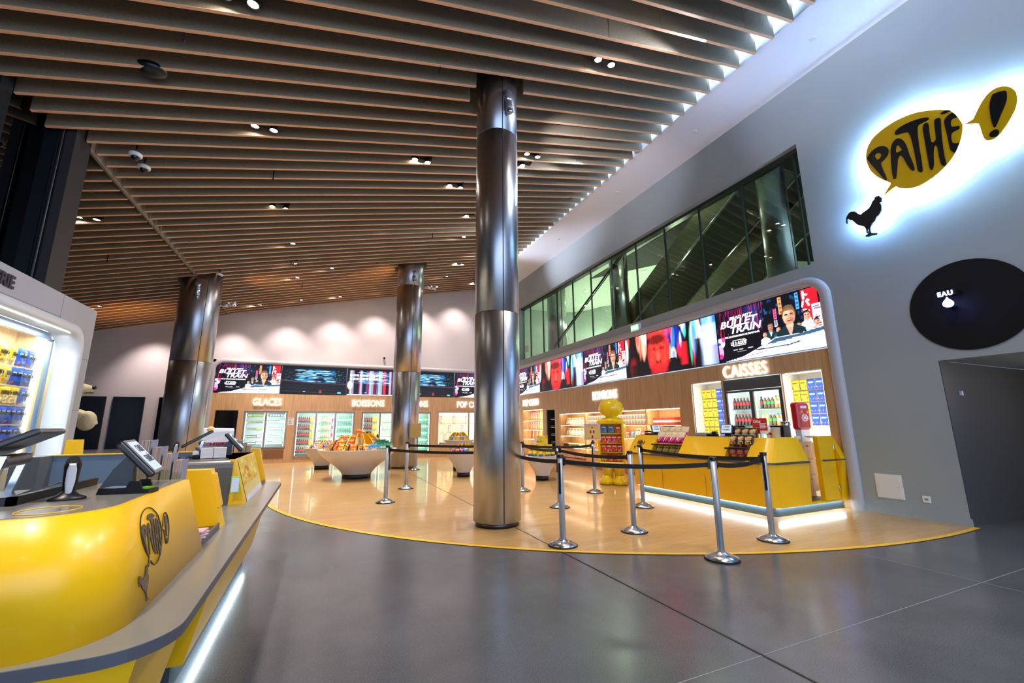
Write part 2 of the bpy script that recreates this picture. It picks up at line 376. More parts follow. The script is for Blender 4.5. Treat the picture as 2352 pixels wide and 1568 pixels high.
# ---------- wood fronts (panels with niche openings cut as boxes)
def front(name, holes, u0, u1, ztop, place):   # place(u0,u1,z0,z1) adds box ; split into columns
    us = sorted({u0, u1}|{h[0] for h in holes}|{h[1] for h in holes})
    for a, c in zip(us, us[1:]):
        hs = sorted([h for h in holes if h[0] <= a+1e-6 and h[1] >= c-1e-6], key=lambda h: h[2]); z = 0
        for h in hs:
            if h[2] > z: place(a, c, z, h[2])
            z = h[3]
        place(a, c, z, ztop)
HB = [(-2.62, -1.17, .53, 1.93), (-.88, 1.27, .2, 1.92), (1.55, 4.42, .2, 1.92), (4.73, 7.6, .5, 1.96)]
b = B(); front('x', HB, -3.69, 7.74, 2.6, lambda a, c, z0, z1: b.box(a, c, BW, BW+.04, z0, z1)); b.obj('wall_back.002', woodf, kind='structure')
HR = [(4.42, 5.14, 0, 2.24), (5.15, 6.39, 0, 2.24), (6.44, 7.25, 0, 2.24), (7.65, 13.28, .2, 1.72), (13.6, 14.24, .2, 1.89), (14.53, 16.3, .2, 1.94)]
b = B(); front('x', HR, 4.24, 18.69, 2.57, lambda a, c, z0, z1: b.box(RW, RW+.04, a, c, z0, z1)); b.obj('wall_right.002', woodf, kind='structure')
# ---------- high window and the hall behind it
b = B(); b.box(7.95, 7.97, 4.27, 16.6, 4.09, 6.45); b.obj('window_1', gl_win, kind='structure')
w1 = b
b = B()
for i in range(11):
    y = 4.45+i*1.13
    b.box(7.9, 7.95, y-.012, y+.012, 4.09, 6.45)
b.box(7.88, 8.04, 4.27, 16.6, 6.37, 6.45); b.box(7.88, 8.04, 4.27, 16.6, 4.09, 4.13)
b.obj('window_frame', mat('dark_metal_frame', '#3b423e', .4, .6), bpy.data.objects['window_1'])
uw = mat('upper_hall_grey', '#9aa39e', .6); ud = mat('upper_hall_dark', '#1f1c18', .7); esc = mat('bronze_steel', '#8a8172', .25, 1.)
b = B(); b.box(8.06, 24, -2, 26, 7.75, 7.9); b.obj('ceiling.001', mat('upper_ceiling_white', '#dde4da', .6), kind='structure')
b = B(); b.box(23.8, 24, -2, 26, 3, 7.8); b.box(8.06, 24, 25.8, 26, 3, 7.8); b.box(8.06, 24, 3.6, 26, 3.8, 3.95)
pts = smooth([(8.1, 20.6), (10.5, 20.7), (12.6, 20.5), (13.5, 19.6), (13.9, 18.5), (14.8, 18.1), (16.2, 19), (18, 21.5), (23, 22), (23, 25), (8.1, 25)], 4)[:32]
for (x0, y0), (x1, y1) in zip(pts, pts[1:]): b.add([(x0, y0, 3.9), (x1, y1, 3.9), (x1, y1, 7.75), (x0, y0, 7.75), (x0, y0+.3, 3.9), (x1, y1+.3, 3.9), (x1, y1+.3, 7.75), (x0, y0+.3, 7.75)], [(0,1,2,3), (4,7,6,5), (3,2,6,7)])
b.obj('wall_upper', uw, kind='structure')
b = B(); b.prism([(9.4, 3), (20, 3), (20, 9), (12.7, 11.6), (10.6, 15.1), (10.2, 8.1)], 7.73, 7.76); b.obj('ceiling_void', ud, kind='structure', parent=bpy.data.objects['ceiling.001'])
def escalator(x, label, off):
    t = thing('escalator', label, 'escalator', (x, 0, 0), 0, 'escalators behind the high window')
    bb = B(); y0, z0, y1, z1 = 12.9+off, 3.65, 4.2+off, 8.86; w = .75
    bb.hexa([(-w, y0, z0), (w, y0, z0), (w, y1, z1), (-w, y1, z1), (-w, y0, z0+.85), (w, y0, z0+.85), (w, y1, z1+.85), (-w, y1, z1+.85)])
    bb.obj('truss', esc, t)
    for sx in (-w, w):
        bb = B(); bb.tube([(sx, y0, z0-.01), (sx, y1, z1-.01)], .035, 8); bb.obj('edge_rail', chrome, t)
    bb = B(); bb.box(-w-.01, w+.01, 0, 0.001, 0, .001)
    for k in range(1, 9):
        f = k/9; yy, zz = y0+(y1-y0)*f, z0+(z1-z0)*f; bb.box(-w, w, yy-.008, yy+.008, zz-.012, zz+.01)
    bb.obj('panel_joint', black, t); return t
escalator(10.25, 'bronze steel underside of the escalator nearest the glass of the high window', 0)
escalator(12.9, 'bronze steel underside of the farther escalator behind the high window', .6)
b = B(); b.tube([(9.0, 16.2, 4.4), (9.0, 9.2, 7.9)], .035, 8); b.tube([(9.0, 16.4, 4.2), (9.0, 9.4, 7.7)], .02, 8); b.obj('handrail_bar', black, label='thin dark diagonal rail pair behind the left half of the high window', cat='rail')
for i, (x, y, r, lb) in enumerate(((9.3, 5.8, .3, 'broad steel column behind the right end of the high window'), (9.3, 11.5, .32, 'steel column in the middle of the high window'), (9.3, 15.9, .42, 'steel column near the left end of the high window'))):
    t = thing('upper_column', lb, 'column', (x, y, 3.9), 0, 'columns behind the high window'); b = B(); b.lathe([(r, 0), (r, 3.9)], 32); b.obj('shaft', steel, t)
    b = B(); b.box(-.012, .012, -r-.003, -r+.002, 0, 3.85); b.obj('seam', black, t)
for i, (x, y) in enumerate(((14.3, 17.1), (12.9, 18.8), (14.4, 14.4), (10.0, 13.2), (11.4, 16.6), (12.2, 13.4), (9.2, 8.6), (9.0, 10.4))):
    t = thing('upper_downlight', 'small round downlight in the pale ceiling behind the high window', 'ceiling light', (x, y, 7.74), 0, 'downlights behind the high window')
    b = B(); b.lathe([(.09, -.02), (.1, 0)], 16); b.obj('ring', chrome, t); b = B(); b.lathe([(.001, -.025), (.085, -.022)], 16, cap=False); b.obj('lens', lens, t)
    if i < 7: lamp('POINT', (0, 0, -1.9), (110, 110, 150, 50, 80, 120, 60)[i], '#e8f2e0', .15, parent=t)  # added bare point lamps hung low to brighten the ceiling, no bulbs there
b = B(); b.box(0, .3, -.02, 0, 0, .28); b.obj('notice', mat('notice_paper', '#b9c8b8', .5), None, (7.93, 16.3, 4.42), RR, label='small pale notice stuck inside the left end of the high window', cat='notice')
# ---------- ceiling with hanging baffles
ceil = None
b = B(); xs = [-13+19.5*i/26 for i in range(27)]
rg = [[(x, y, zc(x, y)+dz) for x, dz in [(x, .8) for x in xs]+[(x, .9) for x in reversed(xs)]] for y in (-9, 9, BW)]
b.loft(rg); ceil = b.obj('ceiling', mat('ceiling_dark_void', '#2b241d', .9), kind='structure')
def baffle(y, x0, x1, d=.45, gap=()):
    segs = []; a = x0
    for g0, g1 in gap: segs.append((a, g0)); a = g1
    segs.append((a, x1)); bb = B(); th = .021
    for s0, s1 in segs:
        n = max(2, int((s1-s0)/.7)); st = [s0+(s1-s0)*i/n for i in range(n+1)]
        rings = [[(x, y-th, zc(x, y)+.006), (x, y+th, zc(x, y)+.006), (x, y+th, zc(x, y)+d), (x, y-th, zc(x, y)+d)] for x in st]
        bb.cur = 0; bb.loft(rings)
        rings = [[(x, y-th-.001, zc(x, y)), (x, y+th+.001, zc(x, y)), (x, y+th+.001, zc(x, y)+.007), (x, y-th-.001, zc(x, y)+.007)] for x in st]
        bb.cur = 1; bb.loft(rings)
        for j in range(1, n):
            if j % 4 == int(y*7) % 4: x = st[j]; bb.box(x-.003, x+.003, y-th-.0015, y-th, zc(x, y), zc(x, y)+d, 2)
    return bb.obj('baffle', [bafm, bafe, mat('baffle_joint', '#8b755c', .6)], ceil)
COLS = [(2.32, 5.74, .331), (2.58, 14.55, .45), (-3.4, 14.3, .49)]
k0 = -13
for k in range(k0, 42):
    y = 5.264+.3235*k
    if y > BW-.05: break
    gap = []
    for cx_, cy_, r_ in COLS:
        if abs(y-cy_) < r_+.06:
            if cx_ > 0 and cy_ < 6: hw = .37 if abs(y-cy_) > .18 else .42
            else: hw = math.sqrt(max(0, (r_+.07)**2-(y-cy_)**2))+.04
            if cx_ > 0: gap.append((cx_-hw, cx_+hw))
    xl = -3.70 if y < 7.4 else -3.40
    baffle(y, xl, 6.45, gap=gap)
    if y > 7.9:
        g2 = []
        if abs(y-14.3) < .6: g2 = None
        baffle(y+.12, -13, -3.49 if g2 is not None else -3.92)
b = B(); rg = []
for y in (7.7, 9, BW-.01): rg.append([(-3.475, y, zc(-3.45, y)-.005), (-3.43, y, zc(-3.45, y)-.005), (-3.43, y, zc(-3.45, y)+.5), (-3.475, y, zc(-3.45, y)+.5)])
b.loft(rg); b.obj('divider_strip', mat('divider_grey', '#8d8478', .6), ceil)
# ---------- steel columns
def column(x, y, r, ztop, rings, label):
    t = thing('steel_column', label, 'column', (x, y, 0), 0, 'round steel columns')
    zs = [.06]+rings+[ztop]
    for a, c in zip(zs, zs[1:]):
        b = B(); b.lathe([(r-.004, a+.003), (r, a+.006), (r, c-.006), (r-.004, c-.003)], 64, cap=False); b.obj('cladding_ring', steel, t)
        if a > .1: b = B(); b.lathe([(r-.006, a-.006), (r-.006, a+.006)], 64, cap=False); b.obj('joint_groove', blackm, t)
    b = B(); b.lathe([(r-.03, 0), (r-.03, .07)], 48); b.obj('plinth', mat('plinth_steel', '#55565a', .35, 1.), t)
    a = math.atan2(-y, -x)+.28
    for da in (0, PI): 
        b = B(); px, py = math.cos(a+da)*(r+.001), math.sin(a+da)*(r+.001); q = Vector((-math.sin(a+da), math.cos(a+da), 0))*.007
        b.add([(px-q.x, py-q.y, .07), (px+q.x, py+q.y, .07), (px+q.x, py+q.y, ztop), (px-q.x, py-q.y, ztop)], [(0, 1, 2, 3)]); b.obj('seam', blackm, t)
    return t
column(2.32, 5.74, .331, 7.25, [2.95, 5.9], 'big steel column in the foreground beside the queue barriers')
column(2.58, 14.55, .45, 7.3, [3.1, 6.11], 'distant steel column before the glass drinks fridges')
column(-3.4, 14.3, .49, 5.9, [3.11], 'steel column behind the left yellow counter, beside the wall screens')
# small projectors fixed to the columns
def projector(x, y, z, tilt, az, label, on=True):
    t = thing('projector_spotlight', label, 'spotlight', (x, y, z), az, 'projectors on the columns')
    b = B(); b.ball((0, 0, 0), .05, 12, 8); b.obj('mount', chrome, t)
    e = link('bracket', None, t); e.rotation_euler = (tilt, 0, 0)
    bpy.data.objects.remove(e)
    Rm = Matrix.Rotation(tilt, 4, 'X')
    def part(nm, bb, m):
        me = bb.mesh(nm, m); me.transform(Rm); return link(nm, me, t)
    b = B(); b.lathe([(.055, .04), (.06, .05), (.06, .19), (.055, .2)], 20); part('body', b, mat('satin_silver', '#c4c8d8', .25, .8))
    b = B(); b.lathe([(.045, .2), (.045, .22), (.06, .225), (.06, .255), (.045, .26)], 20); part('collar', b, mat('satin_silver', '#c4c8d8'))
    b = B(); b.lathe([(.04, .26), (.085, .38), (.08, .38), (.036, .27)], 20, cap=False); h = part('hood', b, mat('satin_silver', '#c4c8d8'))
    b = B(); b.lathe([(.001, .345), (.07, .35)], 20, cap=False); part('lens', b, spotlens if on else black)
    for s in (-1, 1): b = B(); b.box(s*.066-.004, s*.066+.004, -.01, .01, .0, .21); part('bracket', b, chrome)
    return t
projector(2.38, 5.35, 6.19, R(-12), R(8), 'silver projector on the foreground column, pointing up', False)
projector(2.62, 14.06, 6.23, R(-14), R(5), 'silver projector low on the front of the distant column', False)
projector(3.08, 14.4, 6.19, R(95), R(85), 'silver projector sticking out from the right side of the distant column', False)
projector(-3.35, 13.78, 4.88, R(10), 0, 'silver projector on the front of the left rear column', False)
projector(-2.88, 14.2, 4.8, R(80), R(85), 'lit silver projector sticking out right of the left rear column')
# ---------- ceiling spotlights
def spotpair(x, y, label, en=160, two=True, ang=R(62)):
    z = zc(x, y)+.05; t = thing('ceiling_spotlight', label, 'spotlight', (x, y, z), 0, 'twin spotlights in the slatted ceiling')
    b = B(); b.box(-.2, .2, -.075, .075, .06, .13); b.obj('housing', black, t)
    for s in ((-1, 1) if two else (0,)):
        b = B(); b.lathe([(.055, .07), (.062, .05), (.066, .0), (.066, -.012), (.058, -.012), (.055, .02)], 16, (s*.13, 0, 0), cap=False); h = b.obj('lamp_head', black, t)
        b = B(); b.lathe([(.001, .002), (.056, .004)], 16, (s*.13, 0, 0), cap=False); b.obj('lens', lens, h)
    lamp('SPOT', (0, 0, -.03), en, '#fff1df', .09, parent=t, angle=ang, blend=.7)
    return t
for x, y, lb, e, two in ((-1.16, 4.78, 'top left of the picture, cut by the frame', 420, 1), (3.82, 4.75, 'nearest the white soffit, upper right', 300, 1), (-1.15, 7.05, 'left of the foreground column, above the camera domes', 420, 1), (3.83, 7.4, 'just right of the foreground column', 320, 1),
    (3.78, 7.8, 'single lamp just below the pair right of the foreground column', 150, 0), (1.5, 7.8, 'just left of the foreground column', 320, 1), (2.5, 8.8, 'second pair left of the foreground column', 260, 1), (-1.15, 9.8, 'fourth down the left row', 420, 1), (1.27, 11.17, 'single bright lamp in the middle of the ceiling', 260, 0),
    (3.3, 10.4, 'single lamp at the edge of the foreground column', 200, 0), (3.55, 11.85, 'small pair left of the foreground column, over the bowls', 300, 1), (-1.12, 11.85, 'fifth down the left row', 380, 1), (-1.15, 13.4, 'sixth down the left row', 300, 1), (-.14, 14.1, 'pair right of the left row, before the distant column', 260, 1),
    (-1.14, 14.8, 'seventh down the left row', 260, 1), (4.35, 14.6, 'right of the distant column top', 260, 1), (4.13, 16.0, 'right of the distant column, nearer the back wall', 260, 1), (-2.5, 17.75, 'last row, leftmost', 220, 1), (-1.14, 17.65, 'last row, second from the left', 220, 1), (.25, 17.75, 'last row, third from the left', 220, 1), (1.9, 17.6, 'last row, nearest the distant column', 220, 1),
    (-4.33, 10.1, 'beside the dark facade post', 160, 1), (-6.3, 15.9, 'low at the far left above the kiosk', 220, 1), (4.1, 17.5, 'last row, hidden right of the distant column', 200, 1), (6.0, 17.5, 'last row, behind the foreground column', 200, 1)):
    spotpair(x, y, 'twin spotlight in ceiling slats, '+lb if two else 'black spotlight in ceiling slats, '+lb, e*1.0, two)
for x, y, lb in ((-2.9, 7.7, 'upper'), (-2.9, 8.05, 'lower')) + ((-2.88, 13.65, 'far'),):
    t = thing('dome_camera', {'upper': 'upper of two white dome cameras hanging near the dark post', 'lower': 'lower of two white dome cameras hanging near the dark post', 'far': 'white dome camera beside the left rear column'}[lb], 'security camera', (x, y, zc(x, y)-.08), 0, 'dome cameras')
    b = B(); b.lathe([(.07, .03), (.085, .02), (.085, -.02), (.07, -.035)], 20); b.obj('housing', white, t)
    b = B(); b.ball((0, 0, -.035), .055, 16, 10); b.obj('dome', mat('smoked_dome', '#12151a', .08), t)
    b = B(); b.lathe([(.012, .03), (.012, .16)], 8); b.obj('stem', black, t)
for x, y, lb in ((-1.76, 5.31, 'front'), (1.24, 5.29, 'left of the column top'), (-1.13, 8.37, 'mid left'), (2.6, 8.5, 'beside the foreground column'), (2.62, 11.5, 'over the bowls'), (-4.7, 12.07, 'left of the divider'), (-1.1, 13.2, 'far left row'), (-.9, 15.6, 'last')):
    b = B(); b.tube([(0, 0, .1), (0, 0, -.1)], .012, 8); b.ball((0, 0, -.11), .018, 8, 6)
    b.obj('sprinkler', black, None, (x, y, zc(x, y)+.02), label='thin black sprinkler pipe in the slatted ceiling, '+lb, cat='sprinkler', group='sprinklers')
for x, y, lb, s in ((-2.25, 5.98, 'dark oval speaker tucked between the front ceiling slats', 1.), (5.9, 9.2, 'small dark oval speaker between slats near the white soffit', .6)):
    b = B(); b.ball((0, 0, 0), .17*s, 20, 10, sc=(1, .75, .45)); b.obj('ceiling_speaker', black, None, (x, y, zc(x, y)+.04), label=lb, cat='speaker')
# ---------- dark glass facade at the left
b = B(); b.box(-3.76, -3.745, -2, 7.3, 3.17, 5.9); b.obj('window_2', gl_dark, kind='structure')
mul = mat('dark_teal_steel', '#131b22', .35, .3)
for y0, y1 in ((6.25, 6.45),): b = B(); b.box(-3.78, -3.66, y0, y1, 3.17, 6); b.obj('facade_post', mul, bpy.data.objects['window_2'])
t = thing('facade_pillar', 'wide dark steel facade pillar rising behind the white kiosk', 'pillar', (-3.42, 7.3, 3.17))
b = B(); b.box(-.33, -.19, 0, .4, 0, 2.7); b.obj('teal_flange', mul, t); b = B(); b.box(-.19, -.1, .02, .38, 0, 2.7); b.obj('black_groove', blackm, t)
b = B(); b.box(-.1, 0, 0, .4, 0, 2.7); b.obj('dark_face', mat('facade_brown_black', '#2a2627', .5), t)
b = B(); b.tube([(-.14, -.0, 0), (-.14, 0, 2.7)], .02, 8); b.obj('rod', black, t)
b = B(); b.box(-9, -3.9, -4, -3.8, 0, 7); b.box(-9, -8.8, -4, 7, 0, 7); b.box(-9, -3.9, 7, 7.1, 0, 6); b.obj('wall_outside', mat('night_dark', '#08090a', .9), kind='structure')

# ---------- big wall sign
lp = {}
def tr(pts): return [(1880+x/3.337, 150+y/3.337) for x, y in pts]
bub = [(370,725),(372,660),(400,590),(450,530),(540,460),(640,405),(760,362),(880,345),(960,342),(1010,350),(1045,370),(1080,410),(1109,455),(1108,500),(1095,570),(1065,650),(1010,735),(940,810),(850,880),(770,925),(690,945),(620,940),(590,932),(500,1003),(553,915),(545,898),(500,880),(440,845),(395,795)]
bub2 = [(1112,457),(1150,437),(1190,412),(1200,390),(1230,330),(1270,260),(1320,205),(1380,170),(1440,163),(1490,180),(1520,220),(1525,280),(1510,340),(1480,400),(1430,480),(1370,550),(1320,573),(1285,573),(1262,540),(1240,470),(1225,448),(1190,448),(1150,452)]
G = {'P': [[(380,720),(385,700),(420,655),(470,625),(510,622),(538,640),(543,670),(530,700),(500,735),(485,750),(495,790),(515,835),(530,880),(510,873),(480,840),(440,795),(405,755)],[(440,690),(460,673),(482,680),(488,695),(475,715),(460,725),(445,712)]],
 'A': [[(580,868),(568,800),(560,700),(560,640),(575,595),(600,568),(625,562),(655,580),(680,620),(700,680),(725,740),(741,790),(735,808),(720,805),(690,770),(665,725),(648,700),(630,695),(615,720),(610,770),(605,830),(600,866),(590,872)],[(600,640),(605,620),(620,617),(635,635),(645,650),(625,665),(605,670),(598,660)]],
 'T': [[(595,535),(592,515),(625,480),(690,445),(770,415),(835,402),(852,408),(840,425),(800,445),(770,465),(765,500),(770,570),(783,660),(797,740),(804,800),(797,820),(780,820),(765,800),(755,740),(735,640),(715,560),(700,525),(685,515),(650,522),(610,535)]],
 'H': [[(808,470),(820,448),(838,443),(850,460),(855,510),(865,570),(872,590),(890,590),(905,570),(903,530),(895,470),(895,425),(915,408),(937,408),(943,430),(948,520),(958,610),(970,690),(983,750),(980,770),(962,775),(945,755),(930,700),(920,640),(912,620),(900,618),(890,640),(888,700),(890,760),(880,800),(868,803),(855,780),(845,720),(830,640),(815,550),(806,500)]],
 'E': [[(1035,368),(1070,398),(1055,405),(1030,415),(1020,440),(1025,470),(1050,472),(1080,468),(1088,478),(1075,495),(1045,510),(1025,530),(1025,570),(1035,595),(1060,600),(1085,597),(1075,630),(1055,670),(1035,665),(1015,645),(1005,600),(990,530),(975,470),(970,430),(985,400),(1010,378)],[]],
 'accent': [[(942,372),(960,358),(990,347),(1020,350),(1000,362),(970,375),(945,378)]],
 'bang': [[(1330,250),(1345,225),(1385,208),(1435,198),(1448,215),(1448,265),(1430,320),(1400,390),(1375,450),(1360,477),(1345,470),(1325,400),(1317,330),(1320,290)]],
 'dot': [[(1315,540),(1318,525),(1340,503),(1370,494),(1388,505),(1385,530),(1362,550),(1330,554)]]}
roo = [(490,1020),(486,1035),(488,1045),(472,1050),(485,1075),(485,1110),(470,1140),(445,1165),(435,1190),(415,1210),(400,1240),(400,1260),(408,1285),(430,1287),(450,1285),(445,1297),(410,1303),(390,1310),(383,1316),(382,1308),(365,1314),(362,1307),(378,1296),(388,1288),(390,1262),(385,1245),(380,1262),(380,1290),(372,1286),(370,1265),(358,1240),(330,1230),(300,1222),(270,1195),(258,1185),(245,1187),(235,1175),(225,1180),(220,1215),(213,1205),(215,1170),(230,1140),(250,1123),(280,1120),(300,1135),(328,1143),(350,1125),(385,1100),(405,1075),(415,1045),(435,1025),(428,1015),(440,1012),(442,1002),(455,1006),(462,998),(475,1008)]
O0 = onwall(2095, 343)
def flat(pts, sh=(), sub=4):
    q = [onwall(*p, X=7.6) for p in tr(pts)]
    q = [(-(y-O0[0]*.981), z-O0[1]*1.0) for y, z in q]
    return smooth(q, sub, sh)
shapes = {'bubble': [flat(bub, (12, 23))], 'bubble2': [flat(bub2, (0,))], 'rooster': [flat(roo, range(len(roo)), 1)]}
for k, v_ in G.items(): shapes[k] = [flat(p) for p in v_ if p]
sgn = thing('wall_sign', 'big backlit yellow speech bubble sign with black letters and black rooster', 'sign', (7.6, O0[0]*.981, O0[1]), RR)
ylw = mat('sign_yellow', '#ffca00', .4); blk = mat('sign_black', '#14181c', .35)
halo = mat('halo_light', '#ffffff', .5, emit='#8fc0ff', es=75)
def setloc(o, y): o.location.y = y; return o
for k, nm in (('bubble', 'bubble_panel'), ('bubble2', 'exclamation_bubble_panel')): setloc(link(nm, outline(shapes[k], .03, nm, ylw), sgn), 0)
for k in ('P', 'A', 'T', 'H', 'E', 'accent'): setloc(link('letter' if k != 'accent' else 'accent_mark', outline(shapes[k], .008, 'letter', blk), sgn), -.02)
for k in ('bang', 'dot'): setloc(link('exclamation_mark', outline(shapes[k], .008, 'bang', blk), sgn), -.02)
setloc(link('rooster', outline(shapes['rooster'], .03, 'rooster', blk), sgn, label='black rooster'), 0)
def shrink(lp, f):
    mx_, mz = sum(p[0] for p in lp)/len(lp), sum(p[1] for p in lp)/len(lp); return [(mx_+(p[0]-mx_)*f, mz+(p[1]-mz)*f) for p in lp]
for k in ('bubble', 'bubble2'): setloc(link('backlight', outline([shrink(shapes[k][0], .96)], .01, 'backlight', halo), sgn), .04)
setloc(link('backlight', outline([shrink(flat([(470,1040),(485,1110),(440,1190),(400,1215),(340,1225),(290,1190),(250,1150),(290,1130),(340,1140),(400,1090),(430,1030)]), .9)], .01, 'backlight', halo), sgn), .04)
# small outlined version of the emblem for counters
def emblem(parent, loc, W, rot=(0, 0, 0), filled=True, squash=1.):
    e = link('emblem', None, parent, loc); bpy.data.objects.remove(e)
    allx = [p[0] for k in shapes for p in shapes[k][0]]; w0 = max(allx)-min(allx); s = W/w0; dk = mat('emblem_grey', '#3d3430', .3)
    Mx = Matrix.Rotation(rot[2], 4, 'Z')@Matrix.Rotation(rot[0], 4, 'X')@Matrix.Scale(s*squash, 4, (1, 0, 0))@Matrix.Scale(s, 4, (0, 0, 1))
    vs = B()
    for k in ('P', 'A', 'T', 'H', 'E', 'accent', 'bang', 'dot', 'rooster'):
        me = outline(shapes[k], .01, 'emblem', dk)
        o_ = len(vs.v); vs.add([v.co[:] for v in me.vertices], [tuple(p.vertices) for p in me.polygons])
    for k in ('bubble', 'bubble2'):
        lp_ = shapes[k][0]; pts = [(x, 0, z) for x, z in lp_]; vs.tube(pts+[pts[0]], .011, 5, cap=False)
    me = vs.mesh('emblem', dk); me.transform(Matrix.Scale(.2, 4, (0, 1, 0))); me.transform(Matrix.Translation((0, -.001, 0))); me.transform(Mx); return link('emblem', me, parent, loc, 0, 'dark outlined speech bubble and rooster emblem')
# ---------- round black water sign
t = thing('water_sign', 'large round black wall disc with small glowing blue water drop', 'sign', (RW-.001, 2.49, 2.86), RR)
b = B(); n_ = 96; b.prism([(.605*math.cos(2*PI*i/n_), .605*math.sin(2*PI*i/n_)) for i in range(n_)], -.012, 0, axis='y'); b.obj('disc', mat('disc_black', '#0c0d0e', .6, spec=.25), t)
drop = [(0, .09), (.012, .062), (.032, .04), (.052, .01), (.05, -.022), (.03, -.045), (0, -.052), (-.03, -.045), (-.05, -.022), (-.052, .01), (-.032, .04), (-.012, .062)]
blue = mat('blue_white_light', '#ffffff', .5, emit='#8c9cff', es=5)
o = link('drop_light', outline([smooth(drop, 4, (0,))], .03, 'drop', blue), t, (-.13, -.16, .03)); b = B(); b.box(-.16, -.1, -.15, -.012, -.03, .0); b.obj('drop_arm', black, t)
b = B(); b.box(-.15, -.03, -.16, -.012, .14, .2); b.obj('letter_box', black, t)
text('EAU', .085, blue, t, (-.22, -.165, .14), sx=.9, bold=.003, depth=.01, sp=1.2)
lamp('POINT', (-.13, -.26, .0), .8, '#4a5cff', .04, parent=t)
# hatch, socket, key box, exit sign
t = thing('access_hatch', 'white square access hatch low on the grey wall', 'hatch', (RW, 3.72, .4), RR)
b = B(); b.box(-.165, .165, -.012, 0, -.165, .175); b.obj('frame', white, t); b = B(); b.box(-.135, .14, -.018, -.012, -.145, .15); b.obj('door', white, t); b = B(); b.lathe([(.006, 0), (.006, .004)], 10, (.11, -.02, 0)); b.obj('lock', black, t)
t = thing('power_socket', 'small white power socket low on the grey wall', 'socket', (RW, 3.31, .28), RR)
b = B(); b.box(-.045, .045, -.012, 0, -.045, .045, bev=.004); b.obj('plate', white, t); b = B(); b.box(-.02, .02, -.014, -.012, -.012, .012); b.obj('outlet', mat('socket_grey', '#8a8a8a', .5), t)
b = B(); b.box(0, .04, -.03, .0, -.03, .03); b.obj('alarm_box', white, None, (8.12, 2.888, 1.72), 0, label='little white box on the dark passage wall corner', cat='box')
t = thing('exit_sign', 'small green emergency exit sign above the candy shelves', 'sign', (RW-.06, 8.94, 3.92), RR)
b = B(); b.box(-.17, .17, -.02, .06, -.1, .1); b.obj('housing', white, t); b = B(); b.box(-.145, .145, -.023, -.02, -.07, .07); b.obj('panel', mat('exit_green', '#ffffff', .5, emit='#18c860', es=2.2), t)
b = B(); wh = mat('exit_white', '#ffffff', .5, emit='#e8ffee', es=3); b.add([(-.12, -.026, 0), (-.08, -.026, .035), (-.08, -.026, .014), (-.045, -.026, .014), (-.045, -.026, -.014), (-.08, -.026, -.014), (-.08, -.026, -.035)], [(0,6,5,4,3,2,1)])
b.box(.06, .12, -.026, -.024, -.045, .045); b.ball((.01, -.025, .03), .012, 8, 6); b.box(-.005, .025, -.026, -.024, -.04, .018); b.obj('pictogram', wh, t)
t = thing('bullet_camera', 'small camera on the white wall above the screens, left of the distant column', 'security camera', (2.32, BW-.01, 4.2)); b = B(); b.ball((0, -.06, 0), .05, 14, 8); b.obj('body', black, t); b = B(); b.box(-.02, .02, -.02, .01, -.12, 0); b.obj('mount', white, t)

